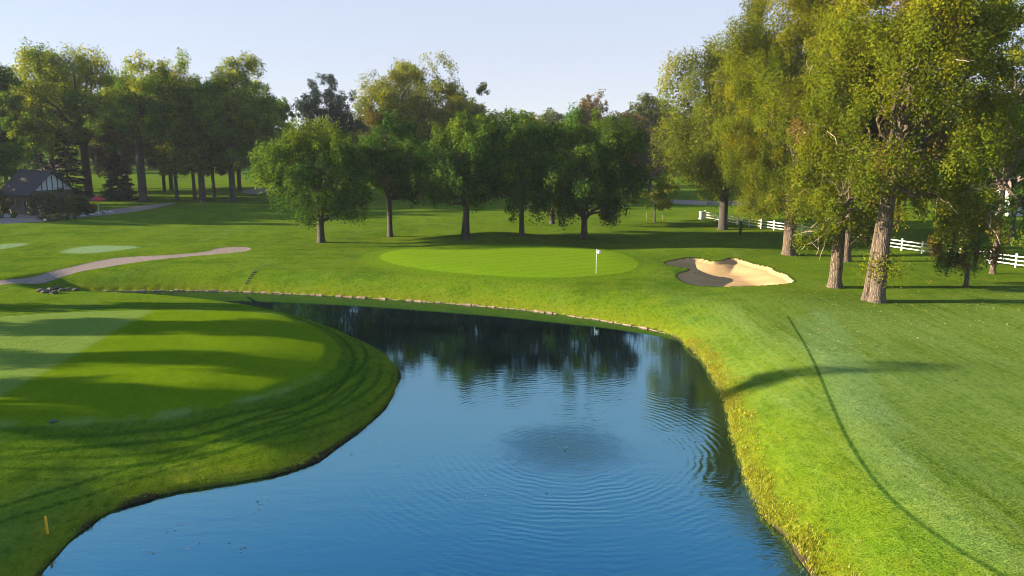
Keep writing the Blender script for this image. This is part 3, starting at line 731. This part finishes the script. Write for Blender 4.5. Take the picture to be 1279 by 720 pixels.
def spruce(label, bpx, top, halfw, n=8000):
    x, y, z = spot(*bpx); h = at_depth(640, top, y)[1] - z; w = halfw * y / FPX
    root = empty('spruce_tree', (x, y, z), label, 'tree', 'spruces by the hut')
    mb = MB().tube([(0, 0, -0.2), (0, 0, h * 0.4), (0, 0, h * 0.97)], [0.28, 0.18, 0.03], 8)
    k = 150
    hz = np.sort(RNG.uniform(0.05, 0.98, k)); az = RNG.uniform(0, 2 * math.pi, k)
    L = w * (1 - hz) ** 0.85 * RNG.uniform(0.75, 1.15, k) + 0.15
    ids = RNG.choice(k, n, p=L / L.sum()); t = RNG.uniform(0.12, 1, n) ** 0.7
    rr = L[ids] * t
    side = RNG.normal(0, 0.16, n) * rr
    Pn = np.stack([np.cos(az[ids]) * rr - np.sin(az[ids]) * side, np.sin(az[ids]) * rr + np.cos(az[ids]) * side, hz[ids] * h - 0.28 * rr + 0.1 * rr * t - np.abs(RNG.normal(0, 0.16, n))], 1)
    Pn[:, 2] = np.maximum(Pn[:, 2], 0.15)
    Nn = unit(np.stack([np.cos(az[ids]) * 0.5, np.sin(az[ids]) * 0.5, np.ones(n)], 1) + RNG.normal(0, 0.5, (n, 3)))
    tint = np.stack([RNG.uniform(0, 0.6, n), RNG.uniform(0.1, 0.9, n), np.zeros(n)], 1)
    mb.build('trunk', M['bark'], root, True); link('crown', leaf_mesh('crown', Pn, Nn, 0.34, tint), M['lf_spr'], root)
spruce('dark spruce behind the big shrub, under the tallest left cottonwood', (88,248), 152, 27)
spruce('blue-grey spruce just left of the thickest bare trunk', (150,250), 186, 23)
spruce('small spruce with drooping boughs above the hut roof', (56,236), 168, 20, 5000)

# -- belt of far trees: a handful of shapes, copied
def copy_tree(o):
    c = o.copy(); COL.objects.link(c)
    for ch in o.children:
        d = ch.copy(); COL.objects.link(d); d.parent = c
    return c
BG = 'far belt of hazy trees'
protos = []
for k, (lf, y_, b_) in enumerate([('lf_far', 0.15, 0.03), ('lf_far', 0.3, 0.08), ('lf_brn', 0.2, 0.0), ('lf_oli', 0.15, 0.1), ('lf_lot', 0.15, 0.0)]):
    protos.append(tree('far_tree', 'hazy broadleaf tree in the far belt behind everything', 'tree', BG, (0, 0, 0), (-5.5, 5.5, 1.2, 16.0), (M['bark'], M[lf]), 0.35, 0.62, nclump=85, clump=0.25, cover=4.6, yel=y_, brown=b_, limbs=7, jag=0.18))
tops = [(-160,112),(0,108),(150,120),(340,150),(380,150),(450,138),(560,122),(640,128),(700,134),(735,122),(760,136),(800,122),(830,126),(860,138),(960,130),(1100,110),(1290,112),(1450,112)]
tx, ty = zip(*tops)
used = [False] * 5
belt = [(px, RNG.uniform(235, 275), 0.0) for px in np.arange(-150, 1440, 38)] + [(px, RNG.uniform(300, 360), -8.0) for px in np.arange(-140, 1440, 23)]
colr = lambda px: ([2, 3, 0, 2, 1] if px > 690 and px < 900 else [0, 1, 4, 0, 3])
for q, (px, Y, dt) in enumerate(belt):
    px = px + RNG.uniform(-9, 9)
    if Y < 280 and 40 < px < 120: continue
    top = np.interp(px, tx, ty) + RNG.uniform(-2, 16) - dt
    if Y < 280 and px < 420: top += 25
    x = at_depth(px, 200, Y)[0]; z = ground_z(x, Y); h = at_depth(640, top, Y)[1] - z
    if h < 5: continue
    i = colr(px)[int(RNG.integers(0, 5))]
    o = protos[i] if not used[i] else copy_tree(protos[i]); used[i] = True
    sxy = h / 16.0 * RNG.uniform(0.8, 1.25)
    o.location = (x, Y, z - 0.1); o.rotation_euler = (0, 0, RNG.uniform(0, 6.28)); o.scale = (sxy, sxy, h / 16.0)
for i in range(5):
    if not used[i]:
        for ch in list(protos[i].children): bpy.data.objects.remove(ch)
        bpy.data.objects.remove(protos[i])
fx = lambda name, lab, bpx, box, lf, **kw: ptree(name, lab, 'tree', None, bpx, box, (M['bark'], M[lf]), 0.4, 0.5, nclump=85, clump=0.25, cover=4.4, limbs=8, jag=0.18, **kw)
fx('far_tree', 'rusty purple-brown hazy tree, highest of the far trees right of the flagstick group', (742,243), (718,120,764,232), 'lf_brn', yel=0.1)
fx('far_tree', 'large dusty brown far tree just left of the olive-brown cottonwood', (786,248), (757,140,830,235), 'lf_brn', yel=0.3)
fx('far_tree', 'grey-green far tree topping the skyline left of the olive-brown cottonwood', (812,241), (782,120,850,220), 'lf_far', yel=0.15)

# -- off to the left: tall trees whose long shadows stripe the tee; low-crowned pair placed to shade the hut
G4 = 'tall trees left of the tee throwing long shadows'
for (x, y, h, w, lo) in [(-62, 30.6, 14, 2.9, 2.0), (-72, 36.6, 22.5, 1.2, 2.5), (-60, 43.2, 15, 2.0, 1.5), (-60, 50.6, 15, 1.25, 1.5), (-118, 106, 20, 3, 3), (-99, 113, 19, 5, 0.6), (-98, 121, 20, 5.5, 0.6), (-128, 142, 24, 7, 3), (-120, 158, 24, 7, 3)]:
    tree('shade_tree', 'tall leafy tree beyond the left edge, casting long shade', 'tree', G4, (x, y, ground_z(x, y)), (x - w, x + w, ground_z(x, y) + lo, ground_z(x, y) + h), lot, 0.4, 0.42, nclump=50, clump=0.26, cover=2.4 if h == 22.5 else 4.5, yel=0.2, limbs=9, jag=0.2)

# ---- shrubs and hut
def shrub(name, label, bpx, wpx, hpx, lf, leaf=0.25, group=None, cover=5.0, yel=0.2, brown=0.0, depth=None):
    x, y, z = spot(*bpx); s = y / FPX
    w, h = wpx * s / 2, hpx * s
    root = empty(name, (x, y, z), label, 'shrub', group)
    n = int(cover * 3.1 * w * h * 0.6 / (leaf * leaf * 0.36)) + 60
    Pn, Nn, tint, K, kr = crown_points((0, 0, h * 0.5), (w, depth or w * 0.7, h * 0.52), 26, 0.34, n, yel, brown, jag=0.3)
    Pn[:, 2] = np.maximum(Pn[:, 2], 0.03)
    mb = MB()
    for q in range(min(7, len(K))): mb.tube(bend_path((RNG.normal(0, 0.1), RNG.normal(0, 0.1), -0.05), K[q], 0.1, 5), np.linspace(0.05, 0.01, 5), 5)
    mb.build('stem', M['bark'], root, True)
    link('foliage', leaf_mesh('foliage', Pn, Nn, leaf, tint), M[lf], root)
shrub('shrub', 'large rounded olive shrub right of the hut, before the red parasol', (84,271), 62, 30, 'lf_shr', 0.24)
shrub('shrub', 'darker shrub between the large rounded one and the red parasol', (108,268), 30, 18, 'lf_shr', 0.24, brown=0.4)
shrub('shrub', 'small bright yellow-green shrub at the hut door', (43,269), 11, 9, 'lf_yel', 0.16)
shrub('shrub', 'low planting along the stone-edged bed', (75,275), 44, 7, 'lf_shr', 0.18, yel=0.6)
shrub('shrub', 'small pot-sized bush at the foot of the brick pillar', (18,272), 9, 7, 'lf_oli', 0.15)
shrub('shrub', 'rust-tinged bushy shrub at the left edge beside the brick pillar', (2,272), 26, 36, 'lf_shr', 0.22, brown=0.3)

def hut():
    x, y, z = spot(40, 268)
    y += 3.0; z = ground_z(x, y)
    root = empty('golf_hut', (x, y, z), 'small dark hut with shingled roof and white half-timbered gable at the left edge', 'hut', None, R(-32))
    L, D, E, H = 9.4, 6.4, 3.5, 6.6
    xo = -1.0
    mb = MB().box((xo, 0, E / 2 - 0.1), (L, D, E + 0.2)); mb.build('wall', M['timber'], root)
    # gable on the +x end
    g = MB(); x1 = xo + L / 2
    for xx in (x1,):
        g.add([(xx - 0.15, -D / 2, E), (xx - 0.15, D / 2, E), (xx - 0.15, 0, H - 0.15), (xx + 0.02, -D / 2, E), (xx + 0.02, D / 2, E), (xx + 0.02, 0, H - 0.15)], [(0, 1, 2), (3, 5, 4), (0, 3, 4, 1), (1, 4, 5, 2), (2, 5, 3, 0)])
    gb = g.build('gable', M['plaster'], root)
    tb = MB()
    tb.box((x1 + 0.05, 0, E + 0.12), (0.08, D, 0.2))
    for yy in (-1.6, -0.8, 0, 0.8, 1.6):
        hh = (H - E) * (1 - abs(yy) / (D / 2)) - 0.25
        tb.box((x1 + 0.05, yy, E + 0.22 + hh / 2), (0.07, 0.13, hh))
    tb.build('half_timbering', M['timber'], gb)
    r = MB(); o = 0.65
    for s in (-1, 1):
        ye, ze = s * (D / 2 + o), E - (H - E) / (D / 2) * o
        a = [(xo - L / 2 - o, ye, ze), (xo + L / 2 + o, ye, ze), (xo + L / 2 + o, 0, H), (xo - L / 2 - o, 0, H)]
        V = a + [(p, q, w + 0.16) for p, q, w in a]
        F = [(0, 1, 2, 3), (4, 5, 6, 7)[::-1], (0, 1, 5, 4), (1, 2, 6, 5), (2, 3, 7, 6), (3, 0, 4, 7)]
        r.add(V, F)
    rf = r.build('roof', M['roof'], root)
    MB().tube([(xo - L / 2 - o, 0, H + 0.16), (xo + L / 2 + o, 0, H + 0.16)], 0.1, 6).build('ridge_cap', M['timber'], rf)
    d = MB().box((0.8, -D / 2 - 0.03, 1.05), (1.05, 0.08, 2.1)).build('door', M['dark'], root)
    MB().box((1.22, -D / 2 - 0.11, 1.0), (0.05, 0.08, 0.16)).build('handle', M['metal'], d)
    for wx in (-3.6, -1.6, 2.7):
        w = MB()
        for sx in (-0.6, 0.6): w.box((wx + sx, -D / 2 - 0.05, 1.75), (0.12, 0.12, 1.32))
        for sz in (1.15, 2.35): w.box((wx, -D / 2 - 0.05, sz), (1.08, 0.12, 0.12))
        wf = w.build('window', M['timber'], root)
        MB().box((wx, -D / 2 - 0.015, 1.75), (1.08, 0.05, 1.08)).build('pane', M['glass'], wf)
hut()

def pillar():
    x, y, z = spot(9, 271)
    root = empty('brick_pillar', (x, y, z), 'sunlit red brick pillar with pale base beside the hut', 'pillar')
    MB().box((0, 0, 1.5), (0.7, 0.7, 2.2)).build('shaft', M['brick'], root)
    MB().box((0, 0, 0.2), (1.0, 1.0, 0.45)).build('base', M['plaster'], root)
    MB().box((0, 0, 2.68), (0.9, 0.9, 0.16)).box((0, 0, 2.82), (0.6, 0.6, 0.12)).build('cap', M['brick'], root)
pillar()

def parasol():
    x, y, z = spot(124, 266)
    root = empty('parasol', (x, y, z), 'red parasol behind the dark shrubs near the hut', 'parasol')
    MB().tube([(0, 0, 0), (0, 0, 2.75)], 0.035, 8).build('pole', M['white'], root)
    c = MB(); n = 8; V, F = [(0, 0, 2.8)], []
    for j in range(n * 2):
        a = math.pi * j / n; rr = 1.25 if j % 2 == 0 else 1.17
        V.append((rr * math.cos(a), rr * math.sin(a), 2.12)); 
    V += [(p * 0.995, q * 0.995, w - 0.18) for p, q, w in V[1:]]
    for j in range(16):
        k = (j + 1) % 16
        F += [(0, 1 + j, 1 + k), (1 + j, 17 + j, 17 + k, 1 + k)]
    c.add(V, F); c.build('canopy', M['red'], root)
    MB().lathe((0, 0, 2.78), [(0.04, 0), (0.06, 0.06), (0.02, 0.14)], 8).build('finial', M['white'], root)
    MB().lathe((0, 0, 0), [(0.28, 0), (0.28, 0.06), (0.08, 0.12)], 12).build('base', M['dark'], root)
parasol()

def bin_():
    x, y, z = spot(53, 270)
    root = empty('litter_bin', (x, y, z), 'pale domed bin on a brown base at the hut corner', 'bin')
    MB().lathe((0, 0, 0), [(0.36, 0), (0.40, 0.75), (0.40, 0.8)], 14).build('body', M['brown_roof'], root, True)
    MB().lathe((0, 0, 0.8), [(0.48, 0), (0.50, 0.12), (0.46, 0.5), (0.3, 0.75), (0.05, 0.82)], 14).build('lid', M['plaster'], root, True)
bin_()

def rock_mesh(r, seed):
    rg = np.random.default_rng(seed); V, F = [], []
    n, m = 9, 6
    for i in range(m + 1):
        ph = math.pi * i / m
        for j in range(n):
            a = 2 * math.pi * j / n; k = r * (1 + rg.uniform(-0.2, 0.2))
            V.append((k * 1.3 * math.sin(ph) * math.cos(a), k * math.sin(ph) * math.sin(a), 0.7 * k * math.cos(ph)))
    for i in range(m):
        for j in range(n): F.append((i * n + j, (i + 1) * n + j, (i + 1) * n + (j + 1) % n, i * n + (j + 1) % n))
    b = MB(); b.add(V, F); return b.mesh('rock')
rk = [rock_mesh(0.3, s) for s in range(4)]
for px, py in [(58,275.5),(66,275.5),(73,274.5),(80,274),(88,273),(97,271.5),(104,270.5),(116,268.8),(123,267.6),(132,266.2),(138,265.6)]:
    x, y, z = spot(px, py)
    o = link('edging_stone', rk[random.randrange(4)], M['plaster']); o.location = (x, y, z + 0.08); o.rotation_euler = (0, 0, random.uniform(0, 6)); s = random.uniform(0.6, 1.2); o.scale = (s * 1.3, s, s)
    tag(o, 'pale stone edging the shrub bed by the hut', 'stone', 'pale stones edging the shrub bed')
for px, py, s in [(58,366,1.1),(64,363.5,1.2),(72,361,1.1),(78,364,1.0),(86,363,1.0),(95,363.5,0.9),(68,367,1.2),(52,364,1.2)]:
    x, y = hit(px, py); z = ground_z(x, y)
    o = link('boulder', rk[random.randrange(4)], M['rock']); o.location = (x, y, max(z, 0.0) + 0.1); o.rotation_euler = (0, 0, random.uniform(0, 6)); s *= 0.75; o.scale = (s, s, s * 0.8)
    tag(o, 'grey boulder at the narrow end of the pond', 'boulder', 'boulders at the narrow end of the pond')
for o in [o for o in COL.objects if o.name.startswith('boulder')]:
    o.material_slots[0].link = 'OBJECT'; o.material_slots[0].material = M['rock']

# ------------------------------------------------------------------ pond edging: a low course of stones along the far shore
def edging():
    L = smooth_line([on_plane(px, py, 0.0) for px, py in pond_far[1:13]], 2)
    seg = np.linalg.norm(np.diff(L, axis=0), axis=1); s = np.concatenate([[0], np.cumsum(seg)])
    mb = MB(); t = 0.0
    while t < s[-1] - 0.5:
        w = random.uniform(0.35, 0.95); c = t + w / 2
        px, py = np.interp(c, s, L[:, 0]), np.interp(c, s, L[:, 1])
        ax, ay = np.interp(c + 0.2, s, L[:, 0]) - px, np.interp(c + 0.2, s, L[:, 1]) - py
        h = random.uniform(0.14, 0.27)
        mb.box((px + random.uniform(-.05, .05), py + 0.16 + random.uniform(-.07, .07), h / 2 - 0.14), (w - 0.03, random.uniform(0.32, 0.5), h), math.atan2(ay, ax) + random.uniform(-.08, .08), random.uniform(0.8, 0.95))
        t += w
    tag(mb.build('stone_edging', M['stone']), 'low course of reddish brown stones along the far shore of the pond', 'edging')
edging()

def bank_steps():
    a, b = spot(320, 339), spot(309, 355)
    root = empty('bank_steps', b, 'short flight of dark timber steps down the far bank', 'steps')
    for k in range(7):
        f = k / 6; px, py = a[0] + (b[0] - a[0]) * f, a[1] + (b[1] - a[1]) * f
        MB().box((px - b[0], py - b[1], ground_z(px, py) - b[2] + 0.01), (0.32, 0.12, 0.09), 0.15).build('tread', M['timber'], root)
bank_steps()

# ------------------------------------------------------------------ fence
def fence():
    A, B = np.array(spot(881, 274)[:2]), np.array(spot(1279, 336)[:2])
    B = B + (B - A) * 0.45
    L = np.linalg.norm(B - A); n = int(L / 2.4); az = math.atan2(*(B - A)[::-1])
    root = empty('rail_fence', (A[0], A[1], ground_z(*A)), 'white three-rail post fence running along the right-hand trees', 'fence')
    pts = [A + (B - A) * k / n for k in range(n + 1)]
    loc = [np.array([q[0] - A[0], q[1] - A[1], ground_z(*q) - ground_z(*A)]) for q in pts]
    pm = MB().box((0, 0, 0.58), (0.125, 0.125, 1.36)).box((0, 0, 1.285), (0.19, 0.19, 0.05)).box((0, 0, 1.335), (0.12, 0.12, 0.05), 0, 0.3).mesh('post')
    for q in loc:
        o = link('post', pm, M['white'], root); o.location = q; o.rotation_euler = (0, 0, az)
    nx, ny = -math.sin(az) * 0.1, math.cos(az) * 0.1
    for hz in (0.32, 0.70, 1.08):
        mb = MB()
        for a, b in zip(loc[:-1], loc[1:]):
            V = []
            for e, p in ((0, a), (1, b)):
                for sy in (0.6, 1.0):
                    for sz in (-0.058, 0.058): V.append((p[0] - nx * sy, p[1] - ny * sy, p[2] + hz + sz))
            mb.add(V, [(0, 1, 3, 2), (4, 6, 7, 5), (0, 4, 5, 1), (2, 3, 7, 6), (1, 5, 7, 3), (0, 2, 6, 4)])
        mb.build('rail', M['white'], root)
fence()

def utility_box():
    x, y, z = spot(877, 274)
    root = empty('utility_box', (x, y, z), 'pale green utility cabinet at the left end of the white fence', 'utility box', None, 0.3)
    MB().box((0, 0, 0.06), (0.75, 0.7, 0.14)).build('plinth', M['plaster'], root)
    MB().box((0, 0, 0.62), (0.62, 0.58, 0.98)).build('cabinet', M['boxgreen'], root)
    MB().box((0, 0, 1.15), (0.7, 0.66, 0.08)).build('lid', M['boxgreen'], root)
utility_box()

def sign_post():
    x, y, z = spot(925, 294)
    root = empty('sign_post', (x, y, z), 'dark post with small white plate between the bunker and the fence', 'sign post')
    MB().box((0, 0, 1.0), (0.3, 0.2, 2.1)).build('post', M['dark'], root)
    MB().box((0, -0.14, 1.95), (0.26, 0.05, 0.3)).build('plate', M['white'], root)
sign_post()

def flagstick():
    x, y, z = spot(745, 342)
    root = empty('flagstick', (x, y, z), 'white flagstick with small white flag on the putting green', 'flagstick')
    MB().tube([(0, 0, -0.1), (0, 0, 2.2)], 0.022, 8).build('pole', M['white'], root)
    V, F = [], []
    for i in range(9):
        for j in range(5): V.append((0.02 + i * 0.045, 0.06 * math.sin(i * 0.9 + j * 0.3), 2.18 - j * 0.085 - i * 0.012))
    V += [(p, q + 0.012, w) for p, q, w in V]
    for i in range(8):
        for j in range(4):
            a = i * 5 + j; F += [(a, a + 1, a + 6, a + 5), (a + 45, a + 50, a + 51, a + 46)]
    m = MB(); m.add(V, F); m.build('flag', M['flag'], root, True)
    MB().lathe((0, 0, 0.004), [(0.07, 0), (0.07, 0.006)], 14).build('cup', M['dark'], root)
flagstick()

for px, py, lab in [(60,667,'yellow hazard stake on the near left bank above the water'), (334,372,'yellow hazard stake at the far shore stones')]:
    x, y, z = spot(px, py)
    root = empty('hazard_stake', (x, y, z), lab, 'stake', 'yellow hazard stakes')
    MB().box((0, 0, 0.25), (0.055, 0.055, 0.66)).box((0, 0, 0.60), (0.055, 0.055, 0.05), 0, 0.4).build('stake', M['yellow'], root)
for px, lab in [(808,'pale tree stake left of the young yellow-green tree'), (828,'pale tree stake right of the young yellow-green tree')]:
    x, y, z = spot(px, 276)
    o = MB().box((0, 0, 0.6), (0.07, 0.07, 1.4)).box((0, 0, 1.33), (0.07, 0.07, 0.08), 0, 0.3).build('tree_stake', M['deadwood']); o.location = (x, y, z); tag(o, lab, 'stake', 'stakes of the young tree')
x, y, z = spot(67, 527)
o = MB().lathe((0, 0, 0), [(0.16, -0.02), (0.16, 0.02), (0.10, 0.035), (0.09, 0.02)], 14).build('sprinkler_head', M['dark']); o.location = (x, y, z + 0.01); tag(o, 'dark round sprinkler head sunk in the tee', 'sprinkler')

# house behind the fence, right
def house():
    Y = 118.0
    x, _ = at_depth(1250, 200, Y); z = ground_z(x, Y)
    root = empty('house', (x, Y, z), 'white gabled house with brown roof among trees behind the fence', 'house', None, R(18))
    W, D, E, H = 9.0, 12.0, 4.2, 7.6
    MB().box((0, 0, E / 2 - 0.2), (W, D, E + 0.4)).build('wall', M['plaster'], root)
    g = MB()
    for yy in (-D / 2, D / 2 - 0.1):
        g.add([(-W / 2, yy, E), (W / 2, yy, E), (0, yy, H - 0.1), (-W / 2, yy + 0.1, E), (W / 2, yy + 0.1, E), (0, yy + 0.1, H - 0.1)], [(0, 1, 2), (3, 5, 4), (0, 3, 4, 1), (1, 4, 5, 2), (2, 5, 3, 0)])
    g.build('gable', M['plaster'], root)
    r = MB()
    for s in (-1, 1):
        xe, ze = s * (W / 2 + 0.6), E - (H - E) / (W / 2) * 0.6
        a = [(xe, -D / 2 - 0.5, ze), (xe, D / 2 + 0.5, ze), (0, D / 2 + 0.5, H), (0, -D / 2 - 0.5, H)]
        r.add(a + [(p, q, w + 0.18) for p, q, w in a], [(0, 1, 2, 3), (7, 6, 5, 4), (0, 1, 5, 4), (1, 2, 6, 5), (2, 3, 7, 6), (3, 0, 4, 7)])
    rf = r.build('roof', M['brown_roof'], root)
    MB().box((2.0, 2.0, H - 0.2), (0.9, 0.9, 2.6)).build('chimney', M['brick'], rf)
    for wx in (-2.3, 2.3):
        w = MB()
        for sx in (-0.55, 0.55): w.box((wx + sx, -D / 2 - 0.04, 1.9), (0.1, 0.12, 1.5))
        for sz in (1.2, 2.6): w.box((wx, -D / 2 - 0.04, sz), (1.0, 0.12, 0.1))
        wf = w.build('window', M['timber'], root); MB().box((wx, -D / 2 - 0.02, 1.9), (1.0, 0.06, 1.3)).build('pane', M['glass'], wf)
    d = MB().box((0, -D / 2 - 0.03, 1.05), (1.0, 0.08, 2.1)).build('door', M['timber'], root)
    MB().box((0.38, -D / 2 - 0.1, 1.0), (0.06, 0.07, 0.14)).build('handle', M['metal'], d)
house()

# ------------------------------------------------------------------ fountain, litter, grass tufts
def fountain():
    root = empty('fountain_bubbler', (FOUNT[0], FOUNT[1], 0.0), 'low bubbling fountain jet in the middle of the pond', 'fountain')
    MB().lathe((0, 0, -0.25), [(0.08, 0), (0.08, 0.2), (0.03, 0.26)], 12).build('nozzle', M['dark'], root)
    mb = MB()
    for k in range(30):
        a, r = random.uniform(0, 6.28), abs(random.gauss(0, 0.12)); s = random.uniform(0.008, 0.020)
        c = (r * math.cos(a) * 1.3, r * math.sin(a), max(0.01, 0.10 - r * 0.3 + random.gauss(0, 0.03)))
        mb.lathe(c, [(s * 0.3, -s), (s, -s * 0.3), (s, s * 0.3), (s * 0.3, s)], 6)
    mb.build('foam', M['foam'], root, True)
fountain()

def scatter_quads(name, label, pts, size, mat, kind='stuff', cat='leaves'):
    C = np.array(pts); n = len(C)
    N = unit(np.column_stack([RNG.normal(0, 0.25, n), RNG.normal(0, 0.25, n), np.ones(n)]))
    me = leaf_mesh(name, C, N, size, np.full((n, 3), 0.5)); tag(link(name, me, mat), label, cat, None, kind)
pts = []
for px, py, sx, sy, n in [(325,630,16,4,9),(285,685,22,3,8),(225,660,14,3,4),(180,690,20,4,3),(560,620,60,12,5),(450,560,30,6,8),(310,398,25,3,14),(860,600,20,20,8)]:
    for _ in range(n):
        q = on_plane(px + random.gauss(0, sx), py + random.gauss(0, sy), 0.0)
        if sdf(np.array([q[0]]), np.array([q[1]]), POND)[0] < -0.3: pts.append((q[0], q[1], 0.012))
scatter_quads('floating_leaves', 'dark leaf litter floating on the pond', pts, 0.08, M['deadleaf'])
g2 = np.array([on_plane(random.uniform(960, 1279), random.triangular(330, 470, 372), 1.7) for _ in range(420)])
pts = np.column_stack([g2, z_full(g2[:, 0], g2[:, 1]) + 0.03])
scatter_quads('fallen_leaves', 'yellow leaves fallen on the grass under the big cottonwoods', pts, 0.10, M['leaflitter'])

def bank_grass():
    Q = np.vstack([POND, POND[:1]]); seg = np.diff(Q, axis=0); sl = np.linalg.norm(seg, axis=1)
    keep = []
    n = 20000
    idx = RNG.choice(len(sl), n, p=sl / sl.sum()); t = RNG.random((n, 1))
    C = Q[idx] + seg[idx] * t
    nn = np.stack([seg[idx][:, 1], -seg[idx][:, 0]], 1) / sl[idx][:, None]
    if area < 0: nn = -nn
    C = C + nn * (np.abs(RNG.normal(0, 0.42, (n, 1))) - 0.08)
    x, y = C[:, 0], C[:, 1]
    ok = (y < 56) & (y > 13) & (vnoise(x / 0.8, y / 0.8, 31) + RNG.uniform(-0.35, 0.55, n) > 0)
    ok &= ~((y > 46) & (x > -20)) & ((x > 0) | (RNG.random(n) < 0.45))
    x, y = x[ok], y[ok]
    z = z_full(x, y)
    ok = z > 0.0; x, y, z = x[ok], y[ok], z[ok]
    k = 10; n = len(x)
    B = np.repeat(np.stack([x, y, z - 0.02], 1), k, 0) + np.column_stack([RNG.normal(0, 0.09, (n * k, 2)), np.zeros(n * k)])
    h = np.repeat((0.07 + 0.09 * sst(-2, 5, x)) * 0.5 + 0.5 * (0.05 + 0.11 * sst(-2, 5, x)) * np.clip(vnoise(x / 1.1, y / 1.1, 17) + 0.5, 0, 1) ** 1.5, k) * RNG.uniform(0.6, 1.2, n * k)
    a = RNG.uniform(0, 2 * math.pi, n * k); ln = RNG.uniform(0.1, 0.75, n * k) * h
    w = RNG.uniform(0.004, 0.011, n * k)
    dx, dy = np.cos(a), np.sin(a); px_, py_ = -dy, dx
    tip = B + np.stack([dx * ln, dy * ln, h], 1); mid = B + np.stack([dx * ln * 0.3, dy * ln * 0.3, h * 0.6], 1)
    s = np.stack([px_ * w, py_ * w, np.zeros(n * k)], 1)
    V = np.stack([B - s, B + s, mid + s * 0.8, tip, mid - s * 0.8], 1).reshape(-1, 3)
    me = mesh_np('bank_grass', V, np.arange(n * k * 5).reshape(-1, 5), True)
    rightside = np.repeat(sst(4, 9, x) * 0.55 + 0.12, k)
    tint = np.stack([np.clip(rightside + RNG.normal(0, 0.18, n * k), 0, 1), RNG.uniform(0.2, 0.9, n * k), (RNG.random(n * k) < 0.06) * 0.6], 1)
    col = np.ones((n * k * 5, 4), np.float32); col[:, :3] = np.repeat(tint, 5, 0)
    me.color_attributes.new('tint', 'FLOAT_COLOR', 'POINT').data.foreach_set('color', col.ravel())
    tag(link('bank_grass', me, M['blade']), 'long uncut grass fringing the pond banks', 'grass', None, 'stuff')
bank_grass()

# ---- light, sky, air
SUN_EL, SUN_AZ = R(13.0), R(-89.0)             # azimuth from +Y, clockwise: the sun stands to the left, a little beyond
sd_ = Vector((math.sin(SUN_AZ) * math.cos(SUN_EL), math.cos(SUN_AZ) * math.cos(SUN_EL), math.sin(SUN_EL)))
sl = bpy.data.lights.new('sun', 'SUN'); sl.energy = 5.0; sl.angle = R(0.42); sl.color = (1.0, 0.86, 0.62)
so = bpy.data.objects.new('sun', sl); COL.objects.link(so); so.rotation_euler = sd_.to_track_quat('Z', 'Y').to_euler(); so.location = (-60, 20, 60)

w = bpy.data.worlds.new('World'); scene.world = w; w.use_nodes = True
nt = w.node_tree; nt.nodes.clear()
sky = nt.nodes.new('ShaderNodeTexSky'); sky.sky_type = 'NISHITA'; sky.sun_disc = False
sky.sun_elevation = SUN_EL; sky.sun_rotation = SUN_AZ % (2 * math.pi)
sky.air_density = 1.0; sky.dust_density = 0.6; sky.ozone_density = 3.0; sky.altitude = 1600
bg = nt.nodes.new('ShaderNodeBackground'); bg.inputs[1].default_value = 0.10
wo_ = nt.nodes.new('ShaderNodeOutputWorld')
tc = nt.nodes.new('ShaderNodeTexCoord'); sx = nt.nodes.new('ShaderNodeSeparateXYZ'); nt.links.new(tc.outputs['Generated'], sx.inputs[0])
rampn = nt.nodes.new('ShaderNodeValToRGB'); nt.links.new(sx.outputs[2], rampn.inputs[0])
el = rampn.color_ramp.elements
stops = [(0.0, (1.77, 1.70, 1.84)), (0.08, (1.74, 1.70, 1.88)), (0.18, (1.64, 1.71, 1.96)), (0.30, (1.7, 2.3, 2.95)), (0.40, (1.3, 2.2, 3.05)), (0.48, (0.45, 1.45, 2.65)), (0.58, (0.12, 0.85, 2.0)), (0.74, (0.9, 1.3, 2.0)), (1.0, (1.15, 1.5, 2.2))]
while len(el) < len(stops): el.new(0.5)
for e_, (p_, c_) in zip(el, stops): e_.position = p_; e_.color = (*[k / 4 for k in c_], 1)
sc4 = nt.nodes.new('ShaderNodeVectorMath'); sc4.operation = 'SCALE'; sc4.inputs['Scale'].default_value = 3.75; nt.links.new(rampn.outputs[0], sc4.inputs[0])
mxs = nt.nodes.new('ShaderNodeMix'); mxs.data_type = 'RGBA'; mxs.inputs[0].default_value = 0.85      # thin milky morning sky: lavender low down, deep blue above, zenith brightened as fill
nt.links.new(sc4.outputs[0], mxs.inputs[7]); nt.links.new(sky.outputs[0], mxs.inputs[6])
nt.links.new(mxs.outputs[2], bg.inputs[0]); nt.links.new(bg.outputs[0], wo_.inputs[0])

HAZE = True
if HAZE:
    hm = bpy.data.materials.new('haze_air'); hm.use_nodes = True; ht = hm.node_tree; ht.nodes.clear()
    pv = ht.nodes.new('ShaderNodeVolumePrincipled'); pv.inputs['Density'].default_value = 0.00013
    pv.inputs['Color'].default_value = (0.80, 0.84, 0.95, 1); pv.inputs['Anisotropy'].default_value = 0.0
    ho = ht.nodes.new('ShaderNodeOutputMaterial'); ht.links.new(pv.outputs[0], ho.inputs['Volume'])
    o = MB().box((0, 0, 17.0), (2100, 2100, 42.0)).build('haze', hm); tag(o, 'thin morning haze over the course', 'haze', None, 'stuff')

scene.view_settings.view_transform = 'Standard'; scene.view_settings.look = 'None'
scene.view_settings.gamma = 1.0; scene.view_settings.use_curve_mapping = False
scene.view_settings.exposure = 2.1
scene.render.engine = 'CYCLES'
cy = scene.cycles
cy.use_denoising = True; cy.pixel_filter_type = 'BLACKMAN_HARRIS'; cy.filter_width = 1.0
try: cy.denoiser = 'OPENIMAGEDENOISE'
except Exception: pass
cy.max_bounces = 6; cy.diffuse_bounces = 3; cy.glossy_bounces = 3; cy.transmission_bounces = 3; cy.volume_bounces = 0; cy.transparent_max_bounces = 4
cy.sample_clamp_indirect = 6.0
